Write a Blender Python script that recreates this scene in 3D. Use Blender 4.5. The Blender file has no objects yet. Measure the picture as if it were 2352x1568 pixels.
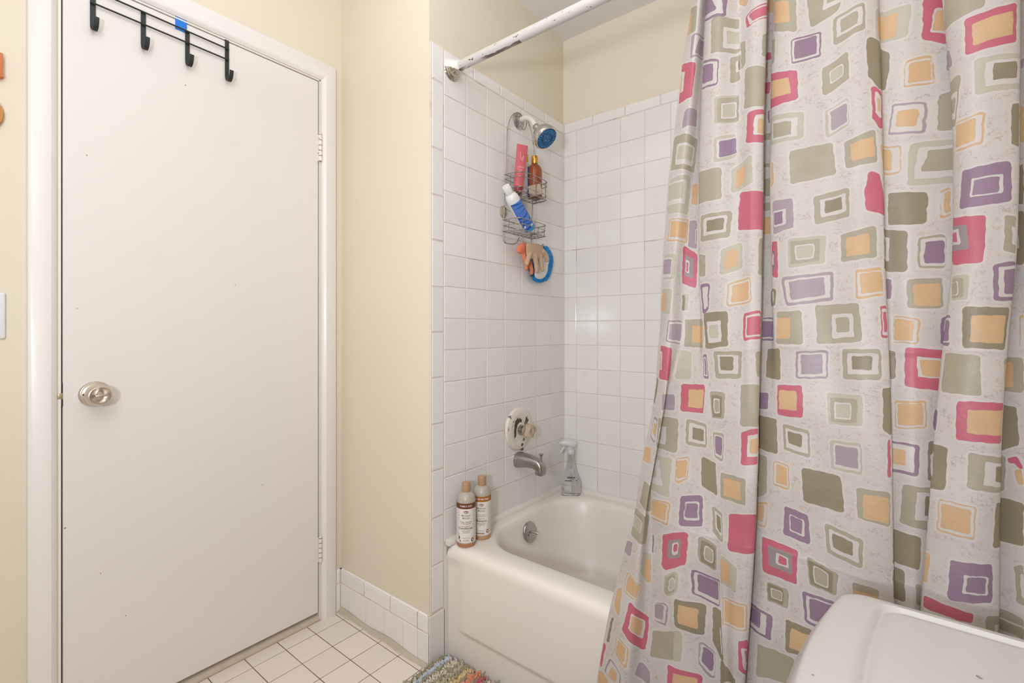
import bpy, bmesh, math, random
import numpy as np
from mathutils import Vector, Matrix
random.seed(7)
S = bpy.context.scene
COL = S.collection
pi = math.pi

# ------------------------------------------------------------------ camera
CAM = (1.1730, -1.8697, 1.1066)
cam_data = bpy.data.cameras.new('camera')
cam_data.sensor_width = 36.0
cam_data.lens = 1089.86 / 2352 * 36.0
cam_data.shift_y = -27.28 / 2352
cam_data.clip_start = 0.02
camera = bpy.data.objects.new('camera', cam_data)
COL.objects.link(camera)
camera.location = CAM
camera.rotation_euler = (pi / 2, 0, 0.66910)
S.camera = camera

# ------------------------------------------------------------------ light, exposure
w = bpy.data.worlds.new('world'); S.world = w; w.use_nodes = True
w.node_tree.nodes['Background'].inputs[0].default_value = (0.9, 0.93, 1.0, 1)
w.node_tree.nodes['Background'].inputs[1].default_value = 0.05
S.view_settings.view_transform = 'Standard'
S.view_settings.look = 'None'
S.view_settings.gamma = 1.0
S.view_settings.use_curve_mapping = False
S.view_settings.exposure = -0.07

def area(name, loc, target, size, power, color, size_y=None):
    d = bpy.data.lights.new(name, 'AREA'); d.energy = power; d.color = color
    d.shape = 'RECTANGLE'; d.size = size; d.size_y = size_y or size
    o = bpy.data.objects.new(name, d); COL.objects.link(o); o.location = loc
    o.rotation_euler = (Vector(target) - Vector(loc)).to_track_quat('-Z', 'Y').to_euler()
    return o
LAMP = (0.905, 0.972, 1.10)
area('bounce_light', (0.6, -1.6, 1.95), (0.6, -1.6, 3.0), 0.5, 12.0, LAMP)              # strobe turned up to the ceiling
area('rear_fill', (0.9, -2.2, 2.1), (0.3, -0.4, 1.5), 0.5, 7.5, LAMP, 0.4)  # added fill light that brightens the alcove; no fixture known there
area('low_lamp', (1.1, -2.35, 1.195), (0.10, -0.4, 1.35), 0.15, 14.0, LAMP)               # throws the soft rod shadow high on the alcove wall

# ------------------------------------------------------------------ materials
def lin(c):
    return tuple(((v / 255) / 12.92 if v / 255 <= 0.04045 else ((v / 255 + 0.055) / 1.055) ** 2.4) for v in c) + (1,)
class NT:
    def __init__(s, name):
        s.m = bpy.data.materials.new(name); s.m.use_nodes = True
        s.t = s.m.node_tree; s.b = s.t.nodes['Principled BSDF']; s.out = s.t.nodes['Material Output']
    def n(s, typ, **k):
        nd = s.t.nodes.new(typ)
        for a, v in k.items(): setattr(nd, a, v)
        return nd
    def l(s, a, b): s.t.links.new(a, b)
    def math(s, op, a, b=None, c=None):
        nd = s.n('ShaderNodeMath', operation=op)
        for i, v in enumerate((a, b, c)):
            if v is None: continue
            if isinstance(v, (int, float)): nd.inputs[i].default_value = v
            else: s.l(v, nd.inputs[i])
        return nd.outputs[0]
    def mix(s, f, a, b):
        nd = s.n('ShaderNodeMix', data_type='RGBA')
        for i, v in ((0, f), (6, a), (7, b)):
            if isinstance(v, (int, float)): nd.inputs[i].default_value = v
            elif isinstance(v, tuple): nd.inputs[i].default_value = v
            else: s.l(v, nd.inputs[i])
        return nd.outputs[2]
    def coord(s): return s.n('ShaderNodeTexCoord').outputs['Object']
    def noise(s, scale, detail=3, vec=None, rough=0.55):
        nd = s.n('ShaderNodeTexNoise'); nd.inputs['Scale'].default_value = scale
        nd.inputs['Detail'].default_value = detail; nd.inputs['Roughness'].default_value = rough
        s.l(vec or s.coord(), nd.inputs['Vector']); return nd.outputs['Fac']
    def step(s, v, a, b):
        nd = s.n('ShaderNodeMapRange', interpolation_type='SMOOTHSTEP'); s.l(v, nd.inputs[0])
        nd.inputs[1].default_value = a; nd.inputs[2].default_value = b; return nd.outputs[0]
    def bump(s, h, strength=0.2, dist=0.002):
        nd = s.n('ShaderNodeBump'); nd.inputs['Strength'].default_value = strength
        nd.inputs['Distance'].default_value = dist; s.l(h, nd.inputs['Height']); s.l(nd.outputs[0], s.b.inputs['Normal'])
    def set(s, **k):
        names = dict(rough='Roughness', metal='Metallic', spec='Specular IOR Level', trans='Transmission Weight', ior='IOR', alpha='Alpha', coat='Coat Weight', sheen='Sheen Weight')
        for a, v in k.items():
            if isinstance(v, (int, float)): s.b.inputs[names[a]].default_value = v
            else: s.l(v, s.b.inputs[names[a]])
        return s
MATS = {}
def mat(name, rgb, rough=0.5, metal=0.0, var=0.06, scale=9, bump=0.0, bscale=60, spec=0.5, **k):
    if name in MATS: return MATS[name]
    n = NT(name); c = lin(rgb)
    d = tuple(max(0, v * (1 - var)) for v in c[:3]) + (1,)
    n.l(n.mix(n.noise(scale), d, c), n.b.inputs['Base Color'])
    n.set(rough=rough, metal=metal, spec=spec, **k)
    if bump: n.bump(n.noise(bscale), bump, 0.002)
    MATS[name] = n.m
    return n.m

# ------------------------------------------------------------------ mesh building
class MB:
    def __init__(s): s.v = []; s.f = []
    def add(s, v, f):
        o = len(s.v); s.v += [tuple(p) for p in v]; s.f += [tuple(i + o for i in q) for q in f]; return s
    def box(s, x0, x1, y0, y1, z0, z1, bev=0.0, seg=2):
        bm = bmesh.new()
        bmesh.ops.create_cube(bm, size=1)
        for q in bm.verts:
            q.co = ((x0 + x1) / 2 + q.co.x * (x1 - x0), (y0 + y1) / 2 + q.co.y * (y1 - y0), (z0 + z1) / 2 + q.co.z * (z1 - z0))
        if bev: bmesh.ops.bevel(bm, geom=bm.edges[:], offset=bev, segments=seg, affect='EDGES', profile=0.5)
        bm.verts.index_update()
        s.add([q.co[:] for q in bm.verts], [[q.index for q in f.verts] for f in bm.faces]); bm.free(); return s
    def loft(s, rings, cap0=True, cap1=True, closed=True):
        n = len(rings[0]); v = [p for r in rings for p in r]; f = []
        for i in range(len(rings) - 1):
            for j in range(n if closed else n - 1):
                k = (j + 1) % n
                f.append((i * n + j, i * n + k, (i + 1) * n + k, (i + 1) * n + j))
        if cap0: f.append(tuple(range(n))[::-1])
        if cap1: f.append(tuple(range((len(rings) - 1) * n, len(rings) * n)))
        return s.add(v, f)
    def lathe(s, prof, o=(0, 0, 0), axis=(0, 0, 1), n=32, sx=1.0, sy=1.0, cap0=True, cap1=True):
        ax = Vector(axis).normalized(); q = ax.to_track_quat('Z', 'Y'); o = Vector(o); R = []
        for r, h in prof:
            R.append([tuple(o + q @ Vector((max(r, 1e-5) * math.cos(2 * pi * i / n) * sx, max(r, 1e-5) * math.sin(2 * pi * i / n) * sy, h))) for i in range(n)])
        return s.loft(R, cap0, cap1)
    def tube(s, path, r, n=10, closed=False, sq=(1, 1), cap=True):
        P = [Vector(p) for p in path]; m = len(P); rr = r if hasattr(r, '__len__') else [r] * m
        T = []
        for i in range(m):
            a = P[(i - 1) % m] if (closed or i > 0) else P[i]; b = P[(i + 1) % m] if (closed or i < m - 1) else P[i]
            T.append((b - a).normalized())
        up = Vector((0, 0, 1)) if abs(T[0].z) < 0.9 else Vector((1, 0, 0))
        N = (up - T[0] * up.dot(T[0])).normalized(); R = []
        for i in range(m):
            N = (N - T[i] * N.dot(T[i])).normalized(); B = T[i].cross(N)
            R.append([tuple(P[i] + (N * math.cos(2 * pi * j / n) * sq[0] + B * math.sin(2 * pi * j / n) * sq[1]) * rr[i]) for j in range(n)])
        if closed: R.append(R[0])
        return s.loft(R, cap and not closed, cap and not closed)
    def mesh(s, name, o=(0, 0, 0), smooth=40, merge=False):
        me = bpy.data.meshes.new(name)
        me.from_pydata([(p[0] - o[0], p[1] - o[1], p[2] - o[2]) for p in s.v], [], s.f)
        bm = bmesh.new(); bm.from_mesh(me)
        if merge: bmesh.ops.remove_doubles(bm, verts=bm.verts[:], dist=1e-6)
        bmesh.ops.recalc_face_normals(bm, faces=bm.faces[:]); bm.to_mesh(me); bm.free()
        if smooth:
            me.polygons.foreach_set('use_smooth', [True] * len(me.polygons)); me.set_sharp_from_angle(angle=math.radians(smooth))
        me.update(); return me
def spline(pts, n=8, closed=False):
    P = [Vector(p) for p in pts]; m = len(P); out = []
    for i in range(m if closed else m - 1):
        g = lambda k: P[k % m] if closed else P[min(max(k, 0), m - 1)]
        a, b, c, d = g(i - 1), g(i), g(i + 1), g(i + 2)
        for k in range(n):
            t = k / n
            out.append(0.5 * (2 * b + (c - a) * t + (2 * a - 5 * b + 4 * c - d) * t * t + (3 * b - a - 3 * c + d) * t ** 3))
    if not closed: out.append(P[-1])
    return out
ORG = {}
def tag(o, label=None, cat=None, group=None, kind=None):
    for k, v in (('label', label), ('category', cat), ('group', group), ('kind', kind)):
        if v: o[k] = v
    return o
def thing(name, label, cat, loc, group=None, kind=None):
    o = bpy.data.objects.new(name, None); COL.objects.link(o); o.location = loc; o.empty_display_size = 0.05
    ORG[o.name] = loc
    return tag(o, label, cat, group, kind)
def obj(name, mb, m, parent=None, smooth=40, loc=None, label=None, kind=None, merge=False):
    o0 = ORG[parent.name] if parent else (loc or (0, 0, 0))
    me = mb.mesh(name, o0, smooth, merge) if isinstance(mb, MB) else mb
    o = bpy.data.objects.new(name, me); COL.objects.link(o)
    if m: me.materials.append(m)
    if parent: o.parent = parent
    else: o.location = o0
    ORG[o.name] = o0
    if label: o['label'] = label
    if kind: o['kind'] = kind
    return o
def text2d(body, size, align='CENTER', bold=0.0):
    c = bpy.data.curves.new('lettering', 'FONT'); c.body = body; c.size = size; c.align_x = align; c.align_y = 'CENTER'; c.resolution_u = 2; c.offset = bold * size
    t = bpy.data.objects.new('lettering', c)
    me = bpy.data.meshes.new_from_object(t)
    v = [(p.co.x, p.co.y) for p in me.vertices]; f = [tuple(p.vertices) for p in me.polygons]
    bpy.data.objects.remove(t); bpy.data.curves.remove(c); bpy.data.meshes.remove(me)
    return v, f

# ------------------------------------------------------------------ setting
XL, YC, XR, YR, ZC = -0.522, -0.8144, 1.42, -2.60, 2.445     # door wall, short wall, right wall, rear wall, ceiling
def paint(name, rgb, rough=0.5):
    n = NT(name); c = lin(rgb); d = tuple(v * 0.95 for v in c[:3]) + (1,)
    n.l(n.mix(n.noise(3, 4), d, c), n.b.inputs['Base Color']); n.set(rough=rough)
    n.bump(n.noise(38, 4), 0.10, 0.003); return n.m
cream = paint('cream_wall_paint', (229, 217, 194), 0.42)
ceil_m = paint('ceiling_paint', (238, 234, 229), 0.7)
white_paint = paint('white_gloss_paint', (236, 230, 224), 0.32)
door_paint = paint('white_door_paint', (236, 230, 224), 0.38)
gap_shade = mat('gap_shade', (40, 38, 36), 0.8)
brown_stain = mat('brown_grout_stain', (176, 140, 110), 0.8, var=0.3, scale=40)

# shower tile: glazed, slight tone change from tile to tile
def tile_mat(name, rgb, rough=0.12, var=0.03):
    n = NT(name); c = lin(rgb)
    a = n.n('ShaderNodeAttribute', attribute_name='tone')
    lo = tuple(v * (1 - var * 2) for v in c[:3]) + (1,)
    base = n.mix(a.outputs['Fac'], lo, c)
    dirt = n.step(n.noise(14, 5), 0.62, 0.8)
    n.l(n.mix(n.math('MULTIPLY', dirt, 0.18), base, lin((206, 184, 156))), n.b.inputs['Base Color'])
    n.set(rough=rough); n.bump(n.noise(22, 2), 0.05, 0.002); return n.m
wall_tile_m = tile_mat('white_wall_tile', (240, 235, 229))
floor_tile_m = tile_mat('matte_floor_tile', (236, 223, 209), 0.35)
def grout_mat(name, a, b, lo=0.5, hi=0.72, sc=6):
    n = NT(name)
    n.l(n.mix(n.step(n.noise(sc, 4), lo, hi), lin(a), lin(b)), n.b.inputs['Base Color']); n.set(rough=0.85); return n.m
grout_m = grout_mat('wall_grout', (222, 211, 198), (184, 154, 126), .56, .72)
floor_grout_m = grout_mat('floor_grout', (92, 74, 62), (128, 98, 78), 0.4, 0.6)
base_grout_m = grout_mat('base_grout', (218, 205, 186), (188, 152, 126), 0.55, 0.72, 12)

class Tiles:
    """rows of cushion-edged tiles lying in one plane; fn maps (a, b, height) to space"""
    def __init__(s, fn): s.fn = fn; s.mb = MB(); s.tone = []
    def tile(s, a0, a1, b0, b1, gap=0.0013, cush=0.0028, depth=0.0009, thick=0.007, jit=0.00012, round_b=0.0, round_a0=0.0):
        a0 += gap; a1 -= gap; b0 += gap; b1 -= gap
        if a1 - a0 < 0.004 or b1 - b0 < 0.004: return
        J = [random.uniform(-jit, jit) for _ in range(4)]
        def ring(i, h, use=0, ia0=None, ib1=None):
            p0 = a0 + (i if ia0 is None else ia0); q1 = b1 - (i if ib1 is None else ib1)
            return [s.fn(p0, b0 + i, h + J[0] * use), s.fn(a1 - i, b0 + i, h + J[1] * use), s.fn(a1 - i, q1, h + J[2] * use), s.fn(p0, q1, h + J[3] * use)]
        rb, ra = round_b, round_a0
        R = [ring(0, -thick)]
        if rb or ra:
            for k in range(6):
                t = k / 5 * pi / 2
                dep = -max(rb, ra) * (1 - math.sin(t))
                R.append(ring(min(cush * k / 5, cush), max(dep, -thick) if k < 5 else 0, 0, ra * (1 - math.cos(t)) if ra else None, rb * (1 - math.cos(t)) if rb else None))
        else:
            R += [ring(0, -depth, 0), ring(cush * 0.35, -depth * 0.35, 1), ring(cush, 0, 1)]
        n0 = len(s.mb.f); s.mb.loft(R, False, True)
        s.tone += [random.random()] * (len(s.mb.f) - n0)
    def build(s, name, m, parent=None, **k):
        me_o = obj(name, s.mb, m, parent, smooth=0, **k)
        at = me_o.data.attributes.new('tone', 'FLOAT', 'FACE'); at.data.foreach_set('value', s.tone)
        return me_o
def struct(name, mb, m, parent=None, smooth=0, **k):
    return obj(name, mb, m, parent, smooth, kind=None if parent else 'structure', **k)

# floor
fl = Tiles(lambda a, b, h: (a, b, h))
xs = [XL] + [-0.4576 + 0.1096 * i for i in range(-3, 20)] + [XR]
xs = sorted(v for v in xs if XL <= v <= XR)
ys = sorted(v for v in [YR, -0.745] + [-0.8479 - 0.1096 * i for i in range(-1, 20)] if YR <= v <= -0.745)
for i in range(len(xs) - 1):
    for j in range(len(ys) - 1):
        if xs[i] < -0.012 and ys[j] > -0.86: y1 = min(ys[j + 1], -0.83)
        else: y1 = ys[j + 1]
        if xs[i] < -0.012 and y1 - ys[j] < 0.01: continue
        fl.tile(xs[i], xs[i + 1], ys[j], y1, gap=0.0013, cush=0.0012, depth=0.0008, jit=0.0001)
floor = fl.build('floor', floor_tile_m, kind='structure')
struct('floor_grout', MB().box(XL - .1, XR + .1, YR - .1, 0.1, -0.05, -0.0011), floor_grout_m, floor)

# walls
DY0, DY1, DZ = -1.632, -0.9045, 2.0555                      # door opening
m = MB()
m.box(XL - .11, XL, YR - .1, DY0, -0.05, ZC); m.box(XL - .11, XL, DY1, 0.1, -0.05, ZC); m.box(XL - .11, XL, DY0, DY1, DZ, ZC)
struct('wall_left', m, cream)
struct('wall_front', MB().box(XL, -0.0085, YC, 0.1, -0.05, ZC), cream)
struct('wall_back', MB().box(-0.0085, XR + .1, 0.0085, 0.1, -0.05, ZC), cream)
struct('wall_right', MB().box(XR, XR + .1, YR - .1, 0.0085, -0.05, ZC), cream)
struct('wall_rear', MB().box(XL, XR, YR - .1, YR, -0.05, ZC), cream)
struct('ceiling', MB().box(XL - .11, XR + .1, YR - .1, 0.1, ZC, ZC + .08), ceil_m)

# tiled tub surround, end wall (plane X=0) and long back wall (plane Y=0)
ZT = 1.0366 + 0.108 * 9; ZTOP = 2.0567
et = Tiles(lambda a, b, h: (h, a, b))
zs = [1.0366 + 0.108 * k for k in range(-6, 10)]
for i in range(7):
    for k in range(len(zs) - 1): et.tile(-0.108 * (i + 1), -0.108 * i, zs[k], zs[k + 1])
cj = [-0.756] + [-0.6102 + 0.1525 * i for i in range(4)] + [0]
for i in range(len(cj) - 1): et.tile(cj[i], cj[i + 1], ZT, ZTOP, round_b=0.007)
bz = [0.172, 0.3272, 0.4836, 0.6400, 0.7934, 0.9469, 1.0975, 1.2481, 1.4030, 1.5521, 1.7071, 1.8580, 1.9336 + 0.08, ZTOP]
bz = [0.172, 0.3272, 0.4836, 0.6400, 0.7934, 0.9469, 1.0975, 1.2481, 1.4030, 1.5521, 1.7071, 1.9336, ZTOP]
for k in range(len(bz) - 1): et.tile(-0.8135, -0.756, bz[k], bz[k + 1], round_a0=0.0075)
we = et.build('wall_shower', wall_tile_m, kind='structure')
struct('grout', MB().box(-0.0086, -0.0014, -0.8125, 0.0, 0.16, ZTOP - 0.004), grout_m, we)
bt = Tiles(lambda a, b, h: (a, -h, b))
bx = [0, 0.0657] + [0.1737 + 0.108 * i for i in range(12)]; bx = [v for v in bx if v < XR] + [XR]
for i in range(len(bx) - 1):
    for k in range(len(zs) - 1): bt.tile(bx[i], bx[i + 1], zs[k], zs[k + 1])
cj = [0] + [0.1492 + 0.1537 * i for i in range(9)]; cj = [v for v in cj if v < XR] + [XR]
for i in range(len(cj) - 1): bt.tile(cj[i], cj[i + 1], ZT, ZTOP, round_b=0.007)
wb = bt.build('wall_tub', wall_tile_m, kind='structure')
struct('grout', MB().box(0, XR, 0.0014, 0.0086, 0.36, ZTOP - 0.004), grout_m, wb)

# tile skirting of the short wall, its end return and the bit beside the casing
bs = Tiles(lambda a, b, h: (a, YC - 0.010 - h, b))
lj = [XL + 0.008, -0.4585, -0.3488, -0.2401, -0.1324, -0.0567, -0.001]
for i in range(len(lj) - 1): bs.tile(lj[i], lj[i + 1], 0.004, 0.1105, gap=0.001, thick=0.0095)
lj = [XL + 0.008, -0.358, -0.202, -0.0567, -0.001]
for i in range(len(lj) - 1): bs.tile(lj[i], lj[i + 1], 0.1105, 0.168, gap=0.001, thick=0.0095, round_b=0.008)
bf = bs.build('baseboard_front', wall_tile_m, kind='structure')
struct('grout', MB().box(XL, -0.002, YC - 0.0090, YC, 0.0, 0.164), base_grout_m, bf)
fil = MB().loft([[(x, YC - 0.009, 0.0), (x, YC - 0.022 - 0.003 * math.sin(x * 37), 0.0), (x, YC - 0.018, 0.005), (x, YC - 0.012, 0.017 + 0.004 * math.sin(x * 23))] for x in np.linspace(XL + .010, -0.004, 30)])
struct('cement_fillet', fil, mat('cement_fillet', (206, 193, 172), 0.8, var=0.2, scale=30), bf)
er = Tiles(lambda a, b, h: (h, a, b))
er.tile(YC - 0.011, -0.752, 0.002, 0.168, thick=0.009, round_a0=0.007, gap=0.0015)
ew = er.build('baseboard_end', wall_tile_m, kind='structure')
struct('grout', MB().box(-0.0086, -0.0024, YC - 0.008, -0.752, 0.0, 0.170), base_grout_m, ew)
bl = Tiles(lambda a, b, h: (XL + 0.010 + h, a, b))
bl.tile(-0.8425, YC - 0.010, 0.004, 0.1105, thick=0.0095); bl.tile(-0.8425, YC - 0.010, 0.1105, 0.168, thick=0.0095, round_b=0.008)
bw = bl.build('baseboard_left', wall_tile_m, kind='structure')
struct('grout', MB().box(XL, XL + .0078, -0.8425, YC, 0.0, 0.164), base_grout_m, bw)

# caulk mouldings between tub and tile
caulk = mat('white_caulk_moulding', (233, 226, 214), 0.3, var=0.08, scale=30)
def quarter(p0, p1, r, up, out):
    a = Vector(p0); b = Vector(p1); up = Vector(up); out = Vector(out)
    prof = [(0, 0)] + [(r * math.cos(t), r * math.sin(t)) for t in np.linspace(0, pi / 2, 7)]
    return [[tuple(q + out * c + up * s_) for c, s_ in prof] for q in (a, b)]
m = MB().loft(quarter((0.0005, -0.750, 0.378), (0.0005, -0.001, 0.378), 0.019, (0, 0, 1), (1, 0, 0)))
struct('trim_1', m, caulk, smooth=40)
m = MB().loft(quarter((0.0, -0.0005, 0.378), (XR, -0.0005, 0.378), 0.019, (0, 0, 1), (0, -1, 0)))
struct('trim_2', m, caulk, smooth=40)
m = MB().box(-0.001, 0.0022, -0.7575, -0.7455, 0.165, 0.374, 0.001).box(-0.001, 0.0045, -0.753, -0.738, 0.0, 0.338, 0.001)
struct('trim_3', m, caulk)
m = MB().loft(quarter((-.0002, .0002, 0.385), (-.0002, .0002, ZTOP), 0.0035, (1, 0, 0), (0, -1, 0)))
struct('trim_7', m, grout_m)

# door casing, jamb and threshold
def casing(pts0, pts1):
    return MB().loft([pts0, pts1])
m = MB()
def cs(y, z, d): return (XL + d, y, z)
YI0, YI1, YO0, YO1, ZI, ZO = -1.636, -0.9015, -1.6925, -0.8435, 2.0575, 2.1235
prof = [(0.0, 0.0), (0.0, 0.004), (0.10, 0.0115), (0.22, 0.0160), (0.80, 0.0165), (0.96, 0.012), (1.0, 0.0)]
R = []
for (yi, zi, yo, zo) in ((YI0, -0.005, YO0, -0.005), (YI0, ZI, YO0, ZO), (YI1, ZI, YO1, ZO), (YI1, -0.005, YO1, -0.005)):
    R.append([cs(yi + (yo - yi) * a, zi + (zo - zi) * a, d) for a, d in prof])
m.loft(R)
tr = struct('trim_4', m, white_paint, smooth=30)
m = MB()
m.box(XL - .10, XL + .001, DY0 - 0.0005, DY0 + 0.004, 0, DZ); m.box(XL - .10, XL + .001, DY1 - 0.004, DY1 + .0005, 0, DZ); m.box(XL - .10, XL + .001, DY0, DY1, DZ - 0.004, DZ)
struct('jamb', m, white_paint, tr)
m = MB()
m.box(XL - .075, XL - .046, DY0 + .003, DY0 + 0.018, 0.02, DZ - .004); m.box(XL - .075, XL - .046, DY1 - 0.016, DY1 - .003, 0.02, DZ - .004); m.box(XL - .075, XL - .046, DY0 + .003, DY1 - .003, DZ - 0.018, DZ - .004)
struct('door_stop', m, gap_shade, tr)  # shade of the door gap is put into the stop's near-black colour
sillm = mat('worn_threshold_paint', (205, 188, 168), 0.4, var=0.25, scale=25)
pr_ = [(-0.10, 0.0), (0.003, 0.0), (0.005, 0.006), (0.002, 0.013), (-0.012, 0.021), (-0.04, 0.024), (-0.10, 0.024)]
m = MB().loft([[(XL + a, y, z) for a, z in pr_] for y in (DY0 + .004, DY1 - 0.004)])
struct('trim_5', m, sillm, smooth=40)
struct('dark_backing', MB().box(XL - .20, XL - .105, DY0 - .1, DY1 + .1, 0, 2.2), gap_shade)  # slab behind the door; its near-black colour stands for the unlit space beyond

# ------------------------------------------------------------------ door
door = thing('door_1', 'plain white flush door in white casing, closed, with black hook rack over its top', 'door', (XL, -1.27, 0.03), kind='structure')
nt = NT('white_flush_door'); c = lin((229, 223, 216))
dirt = nt.step(nt.noise(5, 5), 0.55, 0.85)
nt.l(nt.mix(nt.math('MULTIPLY', dirt, 0.12), c, lin((206, 186, 164))), nt.b.inputs['Base Color'])
nt.set(rough=0.36); nt.bump(nt.noise(30, 3), 0.06, 0.003)
obj('door_panel', MB().box(XL - .040, XL - .0005, -1.6245, -0.9125, 0.0325, 2.0485, 0.0012, 1), nt.m, door)
marks = MB()
for y, z, r in ((-1.347, 1.859, .0016), (-1.577, 1.577, .0014), (-1.205, 1.253, .0013), (-1.596, 1.163, .0011), (-1.118, 0.570, .0014), (-1.620, 0.585, .0018), (-1.548, 0.437, .0013), (-1.493, 0.295, .0014), (-1.05, 0.40, .0010)):
    marks.add([(XL - .0003, y + r * math.cos(t), z + r * 1.2 * math.sin(t)) for t in np.linspace(0, 2 * pi, 7, endpoint=False)], [tuple(range(7))])
obj('scuff_marks', marks, mat('grey_scuff', (128, 112, 98), .8), door, smooth=0, label='small grey scuff marks')
hinge_m = NT('painted_hinge_with_rust')
hinge_m.l(hinge_m.mix(hinge_m.step(hinge_m.noise(170, 2), 0.60, 0.66), lin((238, 230, 222)), lin((206, 150, 118))), hinge_m.b.inputs['Base Color']); hinge_m.set(rough=0.4)
hinge_w = mat('painted_hinge', (235, 226, 217), 0.4)
for z0, z1, hm, lb in ((1.7464, 1.8461, hinge_m.m, 'upper hinge with rust showing through the paint'), (0.2245, 0.3158, hinge_w, 'lower hinge painted white')):
    m = MB(); L = z1 - z0
    for k in range(5): m.lathe([(0.004, 0), (0.0065, 0.0012), (0.0065, L / 5 - .0022), (0.004, L / 5 - .001)], (XL + .006, -0.9075, z0 + k * L / 5), n=16)
    m.lathe([(0.0035, 0), (0.0035, L)], (XL + .006, -0.9075, z0), n=10)
    m.lathe([(0.002, 0), (0.006, .002), (0.005, .005), (0.001, .007)], (XL + .006, -0.9075, z1), n=14)
    m.box(XL - .002, XL + .0015, -0.9165, -0.905, z0, z1)
    h = obj('hinge', m, hm, door, label=lb)
    obj('knuckle_gap', MB().lathe([(0.0061, 0.001), (0.0061, L - .001)], (XL + .006, -0.9075, z0), n=16), brown_stain if hm is not hinge_w else mat('grey_gap', (150, 138, 126), .6), h)
nickel = mat('satin_nickel', (214, 204, 190), 0.27, 0.9, var=0.08, scale=40)
ky, kz = -1.5605, 0.9315
knob = obj('door_knob', MB().lathe([(0.012, 0.008), (0.012, 0.024), (0.018, 0.027), (0.0265, 0.031), (0.0285, 0.036), (0.0285, 0.047), (0.0265, 0.056), (0.0235, 0.060), (0.0220, 0.0605), (0.0180, 0.0560), (0.0100, 0.0530), (0.0, 0.0528)], (XL, ky, kz), (1, 0, 0), 48), nickel, door, label='satin nickel round knob with turn button', smooth=30)
obj('rosette', MB().lathe([(0.0345, -0.0005), (0.0345, 0.003), (0.0315, 0.0065), (0.0305, 0.0068), (0.0285, 0.0105), (0.020, 0.013), (0.0, 0.013)], (XL, ky, kz), (1, 0, 0), 48), nickel, knob, smooth=25)
obj('turn_button', MB().lathe([(0.0120, 0.050), (0.0120, 0.058), (0.0105, 0.0605), (0.0, 0.061)], (XL, ky, kz), (1, 0, 0), 32, sx=0.62).box(XL + .058, XL + .0665, ky - .0105, ky + .0105, kz - .0026, kz + .0026, 0.0018), nickel, knob, smooth=35)
obj('screw', MB().lathe([(0.0032, 0.0105), (0.0032, 0.0125), (0.0, 0.0127)], (XL, ky - .0245, kz + .001), (1, 0, 0), 14), mat('bronze_screw', (120, 92, 64), .4, .8), knob)
obj('latch_bolt', MB().box(XL - .022, XL + .0015, -1.6345, -1.6245, 0.9245, 0.9405, 0.0015), mat('brass_latch', (186, 170, 140), 0.4, 0.8), door, label='worn metal latch bolt')
obj('latch_recess', MB().box(XL - .020, XL + .0002, -1.6325, -1.6235, 0.904, 0.9235, 0.002).box(XL - .020, XL + .0002, -1.6332, -1.6235, 0.942, 0.968, 0.003), mat('dark_chipped_wood', (62, 52, 46), .9), door, label='dark chipped recess around the latch')

# ------------------------------------------------------------------ bathtub
enamel = NT('white_tub_enamel'); c = lin((236, 228, 216))
enamel.l(enamel.mix(enamel.math('MULTIPLY', enamel.step(enamel.noise(7, 5), 0.5, 0.8), 0.25), c, lin((222, 204, 176))), enamel.b.inputs['Base Color'])
enamel.set(rough=0.32); enamel = enamel.m
def rrect(x0, x1, y0, y1, r, z, k=10):
    P = []
    for cx, cy, a in ((x1 - r, y1 - r, 0), (x0 + r, y1 - r, pi / 2), (x0 + r, y0 + r, pi), (x1 - r, y0 + r, 1.5 * pi)):
        for i in range(k): t = a + i / (k - 1) * pi / 2; P.append((cx + r * math.cos(t), cy + r * math.sin(t), z))
    # subdivide the straight runs so every ring has the same layout
    Q = []
    for i in range(len(P)):
        Q.append(P[i])
        if i % k == k - 1:
            a, b = Vector(P[i]), Vector(P[(i + 1) % len(P)])
            for j in range(1, 10): Q.append(tuple(a.lerp(b, j / 10)))
    return Q
tub = thing('bathtub', 'white enamel alcove bathtub behind the patterned curtain', 'bathtub', (0.71, -0.37, 0))
TX1, TYB = 1.417, -0.002
R = [rrect(0.001, TX1, -0.7455, TYB, 0.004, 0.340), rrect(0.0012, TX1, -0.7453, TYB, 0.005, 0.352), rrect(0.003, TX1, -0.7415, TYB, 0.008, 0.364), rrect(0.006, TX1, -0.734, TYB - .004, 0.012, 0.373),
     rrect(0.012, TX1 - .005, -0.722, TYB - .010, 0.02, 0.3778), rrect(0.020, TX1 - .015, -0.71, TYB - .018, 0.03, 0.379),
     rrect(0.040, 1.345, -0.664, -0.052, 0.165, 0.3785), rrect(0.046, 1.338, -0.656, -0.060, 0.168, 0.3755), rrect(0.052, 1.330, -0.650, -0.066, 0.170, 0.369), rrect(0.057, 1.324, -0.645, -0.071, 0.170, 0.356),
     rrect(0.066, 1.300, -0.638, -0.078, 0.170, 0.320), rrect(0.078, 1.270, -0.630, -0.086, 0.168, 0.270), rrect(0.105, 1.20, -0.618, -0.100, 0.162, 0.160), rrect(0.120, 1.15, -0.608, -0.112, 0.155, 0.105),
     rrect(0.140, 1.11, -0.590, -0.132, 0.145, 0.078), rrect(0.180, 1.06, -0.555, -0.17, 0.125, 0.066), rrect(0.26, 0.96, -0.50, -0.23, 0.10, 0.063)]
obj('basin', MB().loft(R, False, True), enamel, tub, smooth=60)
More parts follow.
